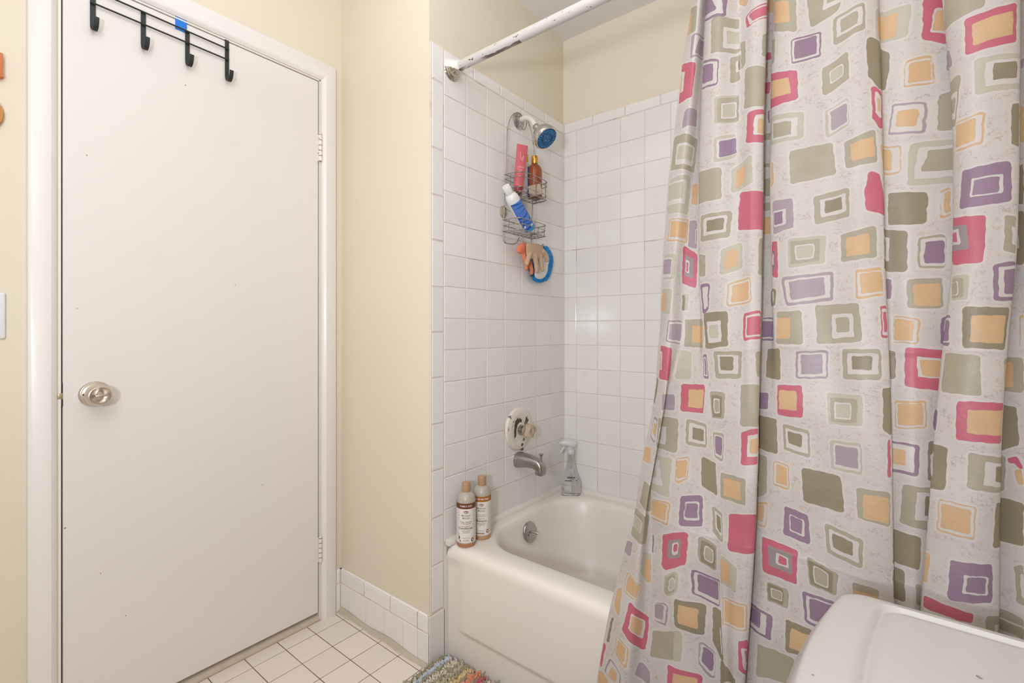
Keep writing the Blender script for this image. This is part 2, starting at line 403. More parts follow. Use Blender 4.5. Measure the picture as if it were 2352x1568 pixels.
# apron: proud upper panel over a plain lower strip
nx, nz = 90, 60; V = []; F = []
sst = lambda a, b, v: (lambda t: t * t * (3 - 2 * t))(min(max((v - a) / (b - a), 0), 1))
for i in range(nx + 1):
    for j in range(nz + 1):
        x = 0.001 + (TX1 - .001) * i / nx; z = 0.347 * j / nz
        if abs(z - 0.107) < 0.02: pass
        p = sst(0.055, 0.075, x) * (1 - sst(1.36, 1.38, x)) * sst(0.100, 0.110, z)
        V.append((x, -0.7375 - 0.0028 - 0.0050 * p - 0.0050 * (1 - p) * sst(0.31, 0.345, z), z))
for i in range(nx):
    for j in range(nz): a = i * (nz + 1) + j; F.append((a, a + 1, a + nz + 2, a + nz + 1))
ap = MB().add(V, F)
ap.box(0.001, TX1, -0.736, -0.70, 0.0, 0.34)
obj('apron', ap, enamel, tub, smooth=60)
chrome = mat('dull_chrome', (186, 184, 180), 0.22, 0.95, var=0.15, scale=60)
oc = Vector((0.0735, -0.3667, 0.3135)); on = Vector((0.97, 0, 0.22)).normalized()
of = obj('overflow_plate', MB().lathe([(0.0005, -0.006), (0.0375, -0.006), (0.0395, 0.001), (0.0375, 0.005), (0.026, 0.007), (0.0, 0.0075)], oc, on, 40), chrome, tub, label='chrome overflow plate with trip lever')
m = MB().tube([oc + on * .006, oc + on * .016 + Vector((0, .003, -.001)), oc + on * .034 + Vector((0, .010, -.009))], [0.0035, 0.0038, 0.0042], 12)
obj('trip_lever', m, chrome, of)
for s_ in (-1, 1): obj('screw', MB().lathe([(0.0035, .006), (0.0035, .0085), (0, .009)], oc + Vector((0, s_ * .019, -.006)), on, 12), mat('dark_screw', (92, 84, 78), .4, .7), of)

# ------------------------------------------------------------------ tub fittings on the end wall
FY = -0.3466
valve = thing('shower_valve', 'round white-painted mixer plate with clear knob above the tub spout', 'valve', (0, FY, 0.706))
chip = NT('chipped_white_paint_over_chrome')
ch = chip.step(chip.noise(26, 4), 0.63, 0.645)
chip.l(chip.mix(ch, lin((232, 222, 208)), lin((120, 112, 100))), chip.b.inputs['Base Color']); chip.l(chip.math('MULTIPLY', ch, 0.8), chip.b.inputs['Metallic']); chip.set(rough=0.3); chip = chip.m
obj('escutcheon', MB().lathe([(0.085, -0.0005), (0.0855, 0.004), (0.082, 0.0085), (0.068, 0.0125), (0.060, 0.0135), (0.052, 0.0115), (0.030, 0.0125), (0.0, 0.0125)], (0, FY, 0.706), (1, 0, 0), 64), chip, valve, smooth=30)
st = obj('stem_collar', MB().lathe([(0.021, 0.010), (0.021, 0.022), (0.019, 0.024), (0.019, 0.034), (0.016, 0.036), (0, 0.036)], (0, FY, 0.703), (1, 0, 0), 32), chrome, valve)
gl = NT('cloudy_clear_acrylic'); gl.b.inputs['Base Color'].default_value = lin((236, 216, 190)); gl.set(rough=0.12, trans=0.75, ior=1.45); gl = gl.m
m = MB(); rings = []
for r, h, fl_ in ((0.017, .034, 0), (0.024, .037, .3), (0.029, .043, 1), (0.029, .058, 1), (0.026, .070, .8), (0.022, .0745, .3), (0.0, .075, 0)):
    rings.append([(h, FY + max(r, 1e-5) * (1 - .06 * fl_ * (math.cos(8 * t) * .5 + .5)) * math.cos(t), 0.703 + max(r, 1e-5) * (1 - .06 * fl_ * (math.cos(8 * t) * .5 + .5)) * math.sin(t)) for t in np.linspace(0, 2 * pi, 64, endpoint=False)])
obj('knob', m.loft(rings), gl, valve, label='clear acrylic knob')
dark_chip = mat('bare_dark_metal', (104, 96, 84), 0.5, 0.6, var=0.3, scale=90)
def chipmesh(cy, cz, pts, x=0.0136):
    return MB().loft([[(x - .0012, cy + a, cz + b) for a, b in pts], [(x, cy + a, cz + b) for a, b in pts]])
m = chipmesh(FY - .024, .715, [(-.016, -.040), (-.006, -.032), (-.004, -.010), (.004, .012), (.020, .020), (.030, .016), (.033, .026), (.018, .037), (.012, .030), (.006, .038), (-.004, .030), (-.008, .030), (-.014, .014), (-.017, -.010)], 0.0133)
m.loft([[(x, FY + .042 + a, .742 + b) for a, b in ((-.012, -.012), (.012, -.012), (.012, -.002), (.004, .004), (.004, .012), (-.006, .008), (-.006, 0))] for x in (0.0115, 0.0133)])
m.loft([[(x, FY + .010 + a, .640 + b) for a, b in ((-.008, 0), (0, -.006), (.008, .002), (.004, .008), (-.004, .006))] for x in (0.0115, 0.0136)])
obj('chipped_patch', m, dark_chip, valve, label='bare metal where the paint has chipped', smooth=0)
obj('rust_spot', MB().lathe([(0.006, 0), (0.005, .004), (0, .005)], (0.004, FY + .020, 0.6195), (1, 0, 0), 14, sx=1.6), mat('orange_rust', (168, 96, 48), .7, var=.4, scale=200), valve)
spout = thing('tub_spout', 'dull chrome tub spout with lift knob under the mixer plate', 'faucet', (0, FY, 0.58))
R = []
for x, zc, hy, hz, e in ((-.0003, .5805, .0315, .0315, 2.2), (.006, .5805, .0315, .0315, 2.2), (.03, .5835, .0295, .0285, 2.5), (.06, .5835, .0265, .0240, 2.8), (.085, .5815, .0240, .0215, 3), (.103, .5745, .0225, .0235, 3.2), (.116, .567, .0210, .0240, 3.4), (.124, .5595, .0185, .0200, 3.4), (.127, .552, .0150, .012, 3)):
    R.append([(x, FY + hy * math.copysign(abs(math.cos(t)) ** (2 / e), math.cos(t)), zc + hz * math.copysign(abs(math.sin(t)) ** (2 / e), math.sin(t))) for t in np.linspace(0, 2 * pi, 36, endpoint=False)])
m = MB().loft(R)
m.box(0.094, 0.126, FY - .0165, FY + .0165, 0.538, 0.556, 0.004)
obj('spout_body', m, mat('brushed_grey_metal', (176, 172, 164), 0.3, 0.9, var=.15, scale=30), spout, smooth=50)
obj('diverter_knob', MB().lathe([(0.0035, 0), (0.0035, .018), (0.005, .021), (0.005, .026), (0.0095, .031), (0.0095, .034), (0, .035)], (0.114, FY, 0.588), (0, 0, 1), 20), chrome, spout)

# ------------------------------------------------------------------ shower head
sh = thing('shower_sprayer', 'chrome shower head with blue spray face on a white pipe', 'shower head', (0, FY, 1.951))
obj('wall_flange', MB().lathe([(0.034, -0.0003), (0.034, .003), (0.030, .007), (0.018, .010), (0.012, .016), (0, .016)], (0, FY, 1.951), (1, 0, 0), 40), chrome, sh)
obj('pipe', MB().tube(spline([(0.008, FY, 1.951), (0.030, FY, 1.953), (0.050, FY, 1.949), (0.069, FY + .002, 1.934), (0.085, FY + .005, 1.907)], 6), 0.0108, 20), mat('painted_white_pipe', (236, 228, 214), .35, var=.12, scale=40), sh, label='white painted pipe')
hd = Vector((0.66, -0.06, -0.75)).normalized(); hp = Vector((0.085, FY + .005, 1.907))
obj('swivel_collar', MB().lathe([(0.0125, -.004), (0.0135, 0), (0.0135, .010), (0.012, .013), (0.014, .016), (0.0165, .018), (0.0165, .024), (0.0, .026)], hp, hd, 28), chrome, sh)
head = obj('head_shell', MB().lathe([(0.0150, .020), (0.0214, .025), (0.0321, .034), (0.0407, .046), (0.0465, .060), (0.0487, .070), (0.0487, .078), (0.0455, .083), (0.0423, .0835), (0.0412, .081), (0, .081)], hp, hd, 56), mat('polished_chrome', (205, 203, 200), 0.12, 0.95, var=.1, scale=20), sh)
blue_face = NT('blue_spray_face'); v = blue_face.n('ShaderNodeTexVoronoi'); v.inputs['Scale'].default_value = 170; blue_face.l(blue_face.coord(), v.inputs['Vector'])
blue_face.l(blue_face.mix(blue_face.step(v.outputs['Distance'], .28, .36), lin((44, 150, 205)), lin((22, 74, 132))), blue_face.b.inputs['Base Color']); blue_face.set(rough=.35)
fc = obj('spray_face', MB().lathe([(0.0412, .0815), (0.0396, .0835), (0.0278, .0845), (0.0268, .0825), (0.0193, .0825), (0.0177, .085), (0, .0855)], hp, hd, 48), blue_face.m, sh, label='blue spray face')
m = MB(); q = hd.to_track_quat('Z', 'Y')
for rr, nn in ((0.0360, 26), (0.031, 22), (0.014, 10), (0.0075, 6)):
    for k in range(nn):
        a = 2 * pi * k / nn; m.lathe([(0.0014, 0), (0.001, .0018), (0, .002)], hp + q @ Vector((rr * math.cos(a), rr * math.sin(a), .0843)), hd, 6)
obj('nozzles', m, mat('pale_blue_rubber', (70, 170, 214), .5), fc)

# ------------------------------------------------------------------ shower rod
rod = thing('shower_curtain_rod', 'white painted curtain rod with chipped paint spanning the tub alcove', 'curtain rod', (0, -0.7212, 1.997))
rp = NT('flaking_white_rod_paint')
sep = rp.n('ShaderNodeSeparateXYZ'); rp.l(rp.coord(), sep.inputs[0])
mp = rp.n('ShaderNodeMapping'); mp.inputs['Scale'].default_value = (42, 95, 95); rp.l(rp.coord(), mp.inputs[0])
fleck = rp.step(rp.noise(1.0, 3, mp.outputs[0]), 0.655, 0.675)
dist = rp.step(sep.outputs[0], 0.55, 0.30)
under = rp.math('LESS_THAN', rp.math('ADD', sep.outputs[2], rp.math('MULTIPLY', rp.math('SUBTRACT', rp.noise(14, 3), 0.5), 0.012)), -0.0138)
bare = rp.math('MAXIMUM', fleck, rp.math('MULTIPLY', under, rp.math('MULTIPLY', rp.step(rp.noise(4, 1), .45, .5), rp.math('LESS_THAN', sep.outputs[0], 0.30))))
rp.l(rp.mix(bare, lin((207, 203, 197)), lin((128, 106, 92))), rp.b.inputs['Base Color']); rp.set(rough=.38); rp.l(rp.math('MULTIPLY', bare, .5), rp.b.inputs['Metallic'])
obj('rod_tube', MB().lathe([(0.0158, 0.02), (0.0158, 0.62)], (0, -0.7212, 1.997), (1, 0, 0), 32).lathe([(0.0172, 0.60), (0.0172, 1.40)], (0, -0.7212, 1.997), (1, 0, 0), 32), rp.m, rod)
fm = NT('half_painted_chrome_flange')
sep = fm.n('ShaderNodeSeparateXYZ'); fm.l(fm.coord(), sep.inputs[0])
top = fm.math('GREATER_THAN', fm.math('ADD', fm.math('ADD', sep.outputs[2], fm.math('MULTIPLY', sep.outputs[0], .35)), fm.math('MULTIPLY', fm.math('SUBTRACT', fm.noise(60, 2), .5), .012)), 0.0)
fm.l(fm.mix(top, lin((196, 188, 180)), lin((234, 229, 222))), fm.b.inputs['Base Color']); fm.l(fm.math('SUBTRACT', 1.0, top), fm.b.inputs['Metallic']); fm.l(fm.math('ADD', fm.math('MULTIPLY', top, .3), .1), fm.b.inputs['Roughness'])
fp = [(0.036, -.0003), (0.037, .002), (0.0355, .004), (0.0325, .005), (0.0325, .009), (0.0305, .011), (0.0275, .012), (0.0275, .016), (0.024, .024), (0.0195, .034), (0.0185, .044), (0.0175, .045), (0.0158, .045)]
for x, d in ((0.0, 1), (XR, -1)):
    obj('flange', MB().lathe(fp, (x, -0.7212, 1.997), (d, 0, 0), 48), fm.m, rod, smooth=30, label='chrome end flange half covered in white paint' if d > 0 else None)

# ------------------------------------------------------------------ wire caddy hanging from the shower pipe
rusty = NT('rusty_chrome_wire'); rs = rusty.step(rusty.noise(55, 4), .52, .66)
rusty.l(rusty.mix(rs, lin((172, 168, 162)), lin((112, 84, 60))), rusty.b.inputs['Base Color']); rusty.l(rusty.math('SUBTRACT', .85, rusty.math('MULTIPLY', rs, .7)), rusty.b.inputs['Metallic']); rusty.set(rough=.33); rusty = rusty.m
cad = thing('shower_caddy', 'rusty chrome two-basket wire caddy hung over the shower pipe', 'shower caddy', (0.02, -0.36, 1.45))
def cy_(y, z): return y - 0.024 * (1.88 - z) / 0.43        # the caddy hangs a little askew
def W(x, y, z): return (x, cy_(y, z), z)
RW = 0.0019
frame = MB()
P = [W(.020, -.442, 1.470), W(.020, -.442, 1.60), W(.020, -.442, 1.75), W(.020, -.440, 1.86), W(.020, -.434, 1.905), W(.020, -.415, 1.945), W(.020, -.385, 1.968), W(.019, -.362, 1.972), W(.018, -.3466, 1.9665),
     W(.019, -.330, 1.968), W(.020, -.310, 1.958), W(.020, -.287, 1.925), W(.020, -.270, 1.88), W(.020, -.262, 1.84), W(.020, -.260, 1.75), W(.020, -.260, 1.60), W(.020, -.260, 1.470)]
frame.tube(spline(P, 6), RW, 8)
frame.tube(spline([W(.018, -.375, 1.966), W(.022, -.374, 1.945), W(.024, -.362, 1.920), W(.024, -.3466, 1.911), W(.024, -.332, 1.920), W(.022, -.322, 1.945), W(.018, -.320, 1.964)], 6), RW * .85, 8)
frame.tube(spline([W(.020, -.442, 1.475), W(.020, -.441, 1.452), W(.020, -.430, 1.441), W(.021, -.405, 1.4405), W(.022, -.375, 1.444), W(.024, -.362, 1.452), W(.028, -.356, 1.468), W(.034, -.352, 1.474), W(.040, -.347, 1.466), W(.043, -.343, 1.452)], 6), RW, 8)
frame.tube(spline([W(.020, -.260, 1.475), W(.020, -.259, 1.455), W(.022, -.250, 1.444), W(.028, -.236, 1.442), W(.040, -.225, 1.445), W(.052, -.222, 1.452), W(.056, -.222, 1.462)], 6), RW, 8)
obj('frame', frame, rusty, cad, smooth=60)
def basket(top, bot, x1, mids, name):
    m = MB()
    def ring(z, k=0.0):
        return [W(.022, -.436 + k, z), W(.024, -.445 + k, z), W(.045, -.447 + k, z), W(x1 - .015 - k, -.442 + k, z), W(x1 - k, -.425 + k, z), W(x1 + .004 - k, -.35, z), W(x1 - k, -.278 - k, z), W(x1 - .015 - k, -.261 - k, z), W(.045, -.256 - k, z), W(.024, -.257 - k, z), W(.022, -.268 - k, z)]
    for z in [top] + mids + [bot]:
        r = ring(z, 0 if z > bot else 0.002); m.tube(spline(r, 4, True), RW * (1 if z in (top, bot) else .8), 7, closed=True)
    for pt in ((x1 - .001, -.425), (x1 + .0035, -.35), (x1 - .001, -.278), (.05, -.447), (.05, -.256)):
        m.tube([W(pt[0], pt[1], top), W(pt[0] - .001, pt[1], bot)], RW * .75, 6)
    for k in range(7):
        y = -.428 + k * .0262; m.tube([W(.022, y, bot - .002), W(x1, y, bot - .002)], RW * .75, 6)
    m.tube([W((x1 + .02) / 2, -.444, bot - .004), W((x1 + .02) / 2, -.260, bot - .004)], RW * .8, 6)
    obj(name, m, rusty, cad, smooth=60)
basket(1.702, 1.628, 0.098, [1.684, 1.645], 'basket')
basket(1.526, 1.482, 0.098, [1.504], 'basket')
cup = NT('clear_suction_cup'); cup.b.inputs['Base Color'].default_value = lin((226, 206, 180)); cup.set(rough=.2, trans=.5); cup = cup.m
sc = obj('suction_cup', MB().lathe([(0.023, .0005), (0.021, .004), (0.012, .008), (0.007, .010), (0.007, .016), (0, .017)], (0, -0.4438, 1.5640), (1, 0, 0), 30), cup, cad, label='cloudy suction cup pressed on the tile')
obj('wire_clip', MB().tube(spline([(.017, -.4438, 1.556), (.022, -.4438, 1.560), (.022, -.4445, 1.570), (.018, cy_(-.442, 1.575), 1.577), (.020, cy_(-.442, 1.57), 1.566)], 5), .0017, 7), rusty, sc)

# ---- things in the caddy
def squeeze_tube(name, label, cat, base, top, wdir, w0, w1, t0, m_body, extra=None):
    b, t = Vector(base), Vector(top); ax = (t - b).normalized(); wd = Vector(wdir); wd = (wd - ax * wd.dot(ax)).normalized(); nd = ax.cross(wd)
    L = (t - b).length; o = thing(name, label, cat, base); R = []
    for k in range(15):
        s_ = k / 14; ww = w0 + (w1 - w0) * s_; tt = t0 * (1 - s_) ** .8 + .0012
        R.append([tuple(b + ax * (L * (.10 + .90 * s_)) + wd * (ww * math.cos(a)) + nd * (tt * math.sin(a))) for a in np.linspace(0, 2 * pi, 28, endpoint=False)])
    obj('body', MB().loft(R), m_body, o, smooth=60)
    return o, b, ax, wd, nd, L
pinkm = mat('rose_red_plastic', (206, 98, 104), .35, var=.05)
rt, b, ax, wd, nd, L = squeeze_tube('cream_tube', 'rose red squeeze tube standing on its cap in the upper caddy basket', 'tube', (0.064, -0.430, 1.631), (0.060, -0.3965, 1.825), (.62, .784, 0), .020, .022, .017, pinkm)
obj('cap', MB().lathe([(0.014, 0), (0.0155, .002), (0.0155, .020), (0.012, .021), (0, .021)], b, ax, 24), mat('dark_red_cap', (142, 60, 66), .4), rt)
def on_plane(body, size, org, rx, uy, lift, nrm, mb=None):
    mb = mb or MB(); v, f = text2d(body, size)
    return mb.add([tuple(org + rx * x + uy * y + nrm * lift) for x, y in v], f)
out = Vector((.79, -.62, 0)); out = (out - ax * out.dot(ax)).normalized(); rx = out.cross(ax) * -1
if rx.dot(Vector((.78, .62, 0))) < 0: rx = -rx
m = on_plane('ance', .0125, b + ax * .098, rx, ax, .0145, out)
for k, wv in enumerate((.010, .014)): 
    p = b + ax * (.086 - .006 * k) + out * .015; m.add([tuple(p + rx * a + ax * c_) for a, c_ in ((-wv / 2, -.0008), (wv / 2, -.0008), (wv / 2, .0008), (-wv / 2, .0008))], [(0, 1, 2, 3)])
obj('lettering', m, mat('pale_pink_print', (240, 196, 190), .5), rt, smooth=0)
m = MB()
m.tube([b + ax * (.125 + .016 * math.sin(t * 2) + .007 * t) + rx * (.007 * math.sin(t * 1.3)) + out * (.0098 - .0006 * t) for t in np.linspace(0, 3.6, 24)], .0008, 5)
obj('emblem', m, mat('pale_pink_print', (240, 196, 190), .5), rt)

wht = mat('white_plastic', (232, 230, 226), .35); bluem = mat('royal_blue_plastic', (38, 92, 184), .4, var=.05); yel = mat('lemon_yellow_plastic', (232, 202, 40), .4)
slim = thing('toothpaste_tube', 'slim white and blue tube with yellow end behind the red tube', 'tube', (0.045, -0.361, 1.632))
m = MB().box(0.036, 0.052, -0.370, -0.344, 1.632, 1.775, .004)
obj('body', m, wht, slim); obj('blue_stripe', MB().box(0.0515, 0.0528, -0.3520, -0.3445, 1.636, 1.755), bluem, slim); obj('yellow_end', MB().box(0.037, 0.051, -0.369, -0.345, 1.775, 1.805, .002), yel, slim)

amb = NT('amber_bottle'); amb.l(amb.mix(amb.noise(12), lin((150, 74, 38)), lin((172, 92, 52))), amb.b.inputs['Base Color']); amb.set(rough=.22, trans=.25)
ab = thing('lotion_bottle', 'amber brown round bottle with gold cap in the upper caddy basket', 'bottle', (0.062, -0.318, 1.632))
obj('body', MB().lathe([(0.026, 0), (0.030, .003), (0.030, .108), (0.028, .120), (0.022, .130), (0.0125, .137), (0.0125, .145), (0, .145)], (0.062, -0.318, 1.632), n=40), amb.m, ab)
gold = mat('polished_gold_cap', (226, 172, 84), .2, .9, var=.1, scale=30)
obj('cap', MB().lathe([(0.0135, .139), (0.0140, .141), (0.0140, .168), (0.0128, .1705), (0, .171)], (0.062, -0.318, 1.632), n=32), gold, ab, label='shiny gold cap')
pum = NT('beige_pumice'); pum.l(pum.mix(pum.noise(90, 4), lin((150, 128, 108)), lin((206, 186, 166))), pum.b.inputs['Base Color']); pum.set(rough=.95); pum.bump(pum.noise(160, 3), .8, .004)
bm_ = MB().box(-.026, .026, -.008, .008, -.021, .023, .006, 3)
q = Matrix.Rotation(math.radians(-52), 3, 'Z') @ Matrix.Rotation(math.radians(90), 3, 'Z')
q = Matrix.Rotation(math.radians(42), 3, 'Z') @ Matrix.Rotation(math.radians(-14), 3, 'Y')
ps = MB().add([tuple(Vector((0.089, -0.352, 1.652)) + q @ Vector(p)) for p in bm_.v], bm_.f)
tag(obj('pumice_stone', ps, pum.m, loc=(0.089, -0.352, 1.632)), 'rough beige pumice stone leaning against the amber bottle', 'pumice stone')

# white and blue bottle lying askew across the lower basket
A, B = Vector((0.067, -0.3625, 1.500)), Vector((0.064, -0.506, 1.639)); ax = (B - A).normalized(); L = (B - A).length
wb_ = thing('body_wash_bottle', 'white bottle with wavy blue label tipped sideways in the lower caddy basket', 'bottle', tuple(A))
obj('body', MB().lathe([(0.022, 0), (0.0265, .004), (0.0265, L * .68), (0.025, L * .75), (0.021, L * .80), (0.0145, L * .83), (0.0145, L * .86), (0, L * .86)], A, ax, 40), wht, wb_)
obj('cap', MB().lathe([(0.0155, L * .835), (0.0160, L * .84), (0.0155, L * .985), (0.014, L), (0, L)], A, ax, 32), mat('bright_white_cap', (238, 236, 232), .4), wb_)
q = ax.to_track_quat('Z', 'Y')
fr = Vector((.62, -.784, 0.1)); fr = (fr - ax * fr.dot(ax)).normalized(); sd = ax.cross(fr)
def wrap(o, ax, fr, sd, r, ang, h): return tuple(o + ax * h + (fr * math.cos(ang) + sd * math.sin(ang)) * r)
def band(o, ax, fr, sd, r, a0, a1, h0, h1, n=28, wob=0):
    f0 = h0 if callable(h0) else (lambda a: h0); f1 = h1 if callable(h1) else (lambda a: h1)
    aa = np.linspace(a0, a1, n)
    return MB().loft([[wrap(o, ax, fr, sd, r, a, f0(a)) for a in aa], [wrap(o, ax, fr, sd, r, a, f1(a)) for a in aa]], False, False, closed=False)
lb = obj('label_band', band(A, ax, fr, sd, .0269, -1.0, 1.9, .006, L * .66), mat('cornflower_blue_label', (84, 128, 204), .45), wb_, label='blue wavy label')
m = MB()
for k in range(7):
    h = .012 + k * .0185
    mm = band(A, ax, fr, sd, .0272, -1.0, 1.9, lambda a, h=h: h + .004 * math.sin(a * 1.6 + h * 80), lambda a, h=h: h + (.0022 if h > .07 else .0055) + .005 * math.sin(a * 1.9 + h * 70 + .6))
    m.add(mm.v, mm.f)
obj('waves', m, mat('deep_blue_print', (26, 82, 168), .45), lb)
m = band(A, ax, fr, sd, .0274, -.9, .7, .0015, .010)
obj('teal_edge', m, mat('teal_print', (46, 160, 188), .45), lb)
m = band(A, ax, fr, sd, .0274, -.95, -.45, lambda a: .030 + .01 * a, lambda a: .050 + .03 * a); mm = band(A, ax, fr, sd, .0276, .35, .75, .018, .026)
m.add(mm.v, mm.f)
obj('white_motif', m, wht, lb)
obj('green_tab', band(A, ax, fr, sd, .0276, .95, 1.2, .042, .056), mat('bright_green_print', (60, 200, 60), .5), lb)
pk = MB(); bm_ = MB().box(-.019, .019, -.026, .026, -.003, .003, .002)
q = Matrix.Rotation(.25, 3, 'X')
pk.add([tuple(Vector((0.070, -0.312, 1.4915)) + q @ Vector(p)) for p in bm_.v], bm_.f)
sw = NT('blue_grey_wrapper'); sw.l(sw.mix(sw.step(sw.noise(60, 3), .45, .55), lin((130, 150, 168)), lin((214, 206, 170))), sw.b.inputs['Base Color']); sw.set(rough=.4)
tag(obj('soap_wrapper', pk, sw.m, loc=(0.070, -0.312, 1.486)), 'small crumpled blue-grey wrapper on the floor of the lower caddy basket', 'wrapper')

# ---- gloves and brush hanging from the caddy hooks
def knit(name, a, b, scale=240):
    n = NT(name); n.l(n.mix(n.step(n.noise(scale, 3), .38, .62), lin(a), lin(b)), n.b.inputs['Base Color']); n.set(rough=.95); n.bump(n.noise(420, 2), .7, .003); return n.m
beige_k = knit('beige_speckled_knit', (184, 152, 122), (214, 186, 156), 480); coral_k = knit('coral_knit', (234, 124, 88), (246, 150, 114), 480)
def px(u, v, x):
    """place a point at distance x from the end wall along a sight line"""
    th = 0.66910; f = 1089.86
    d = Vector((-math.sin(th), math.cos(th), 0)) + Vector((math.cos(th), math.sin(th), 0)) * ((u - 1176) / f) + Vector((0, 0, (756.72 - v) / f))
    p = Vector(CAM) + d * ((x - CAM[0]) / d.x); return p.x, p.y, p.z
def soft(name, mb, m, parent=None, loc=None):
    """union of the pieces of a knitted glove as one smooth surface"""
    o = obj(name, mb, m, parent, loc=loc)
    r = o.modifiers.new('union', 'REMESH'); r.mode = 'VOXEL'; r.voxel_size = 0.0016; r.use_smooth_shade = True
    k = o.modifiers.new('soften', 'SMOOTH'); k.factor = .5; k.iterations = 4
    return o
def finger(mb, pts, x0, r0, r1, dx=0.0):
    P = spline([px(u, v, x0 + dx * i) for i, (u, v) in enumerate(pts)], 5); k = len(P) - 1
    mb.tube(P, [r0 + (r1 - r0) * i / k for i in range(k + 1)], 12)
    for e, r in ((P[0], r0), (P[-1], r1)): mb.lathe([(r * math.sin(t), -r * math.cos(t)) for t in np.linspace(.05, pi - .05, 8)], e, n=12)
def palm(mb, rows, x0, th):
    R = []
    for (ul, vl), (ur, vr), t in rows:
        a, b = Vector(px(ul, vl, x0)), Vector(px(ur, vr, x0)); c = (a + b) / 2; h = (b - a) / 2
        R.append([tuple(c + h * math.cos(s_) + Vector((th * t, 0, 0)) * math.sin(s_)) for s_ in np.linspace(0, 2 * pi, 28, endpoint=False)])
    mb.loft(R)
gb = MB()
palm(gb, [((1211, 557), (1238, 561), .45), ((1209, 561), (1246, 566), .9), ((1209, 570), (1250, 575), 1), ((1209, 580), (1250, 584), 1), ((1210, 588), (1248, 591), .9), ((1213, 593), (1246, 595), .6)], .066, .0095)
finger(gb, [(1217, 583), (1213, 594), (1210, 606)], .067, .0112, .0082)
finger(gb, [(1228, 588), (1231, 604), (1233, 623)], .069, .0112, .0078)
finger(gb, [(1240, 588), (1243, 604), (1246, 620)], .067, .0108, .0076)
finger(gb, [(1248, 577), (1253, 586), (1256, 598)], .071, .0090, .0084)
tag(soft('bath_glove', gb, beige_k, loc=px(1230, 628, .066)), 'beige speckled knit exfoliating glove hanging in front of the coral one', 'glove', 'exfoliating gloves on the caddy hooks')
gc = MB()
palm(gc, [((1201, 557), (1210, 558), .5), ((1194, 560), (1211, 562), .9), ((1189, 567), (1211, 570), 1), ((1187, 574), (1210, 578), 1), ((1189, 580), (1208, 585), .8), ((1196, 580), (1206, 588), .5)], .036, .012)
finger(gc, [(1203, 582), (1206, 596), (1209, 608), (1209, 617)], .038, .0100, .0072)
finger(gc, [(1207, 584), (1216, 602), (1221, 618), (1221, 628)], .038, .0095, .0066)
finger(gc, [(1200, 582), (1202, 589), (1203, 592)], .036, .0070, .0055)
tag(soft('bath_glove', gc, coral_k, loc=px(1208, 632, .038)), 'coral orange knit exfoliating glove, folded behind the beige one', 'glove', 'exfoliating gloves on the caddy hooks')
g2 = [o for o in COL.objects if o.name.startswith('bath_glove')][-1]
obj('finger_tip', MB().lathe([(0.0, -.004), (0.0056, -.002), (0.0062, .002), (0.004, .004), (0, .004)], px(1221, 633, .038), (0, .2, 1), 16), mat('dark_teal_edge', (28, 84, 100), .8), g2, label='dark teal fingertip')
br = thing('scrub_brush', 'white oval brush with bright blue bristles hanging beside the gloves', 'brush', px(1245, 640, .03))
def outline(pts, x): return [px(u, v, x) for u, v in pts]
op = [(1247, 567), (1254, 571), (1259, 581), (1261, 593), (1259, 607), (1258, 619), (1254, 631), (1247, 639), (1240, 641), (1232, 639), (1228, 633), (1228, 618), (1232, 600), (1236, 582), (1241, 571)]
op = [(p.x, p.y) for p in spline([(u, 641 - (641 - v) * .92, 0) for u, v in op], 4, True)]
cu, cv = 1245, 606
m = MB().loft([outline([(cu + (u - cu) * k, cv + (v - cv) * k) for u, v in op], x) for k, x in ((.93, .022), (.99, .024), (1, .028), (1, .036), (.97, .041), (.86, .045))])
obj('back_plate', m, wht, br, smooth=60)
m = MB(); random.seed(11)
N = len(op)
for layer in range(5):
    for k in range(N * 5):
        i = k / 5; a = op[int(i) % N]; b2 = op[(int(i) + 1) % N]; t = i % 1; u = a[0] + (b2[0] - a[0]) * t; v = a[1] + (b2[1] - a[1]) * t
        dx, dy = u - cu, v - cv; l_ = math.hypot(dx, dy); dx, dy = dx / l_, dy / l_
        ln = (11 if dx > 0.2 else 8) * random.uniform(.75, 1.05); x0 = .012 + layer * .0035
        p0 = Vector(px(u - dx * 3, v - dy * 3, x0)); j = random.uniform(-1.2, 1.2)
        p1 = Vector(px(u + dx * ln - dy * j, v + dy * ln + dx * j, x0 - .004 + random.uniform(-.003, .003)))
        m.tube([p0, p0.lerp(p1, .6), p1], [.0013, .0012, .0007], 4, cap=False)
obj('bristles', m, mat('bright_blue_bristle', (40, 162, 238), .5, var=.25, scale=120), br, kind='stuff', label='bright blue bristles')
m = MB().lathe([(0.003, 0), (0.0032, .006), (0, .0065)], px(1247, 565, .036), (0, 0, 1), 12)
obj('hanging_loop', MB().tube(spline([px(1245, 572, .034), px(1245, 565, .036), px(1247, 561, .040), px(1249, 565, .040), px(1248, 572, .036)], 5), .0013, 6), mat('dark_cord', (56, 52, 50), .8), br)

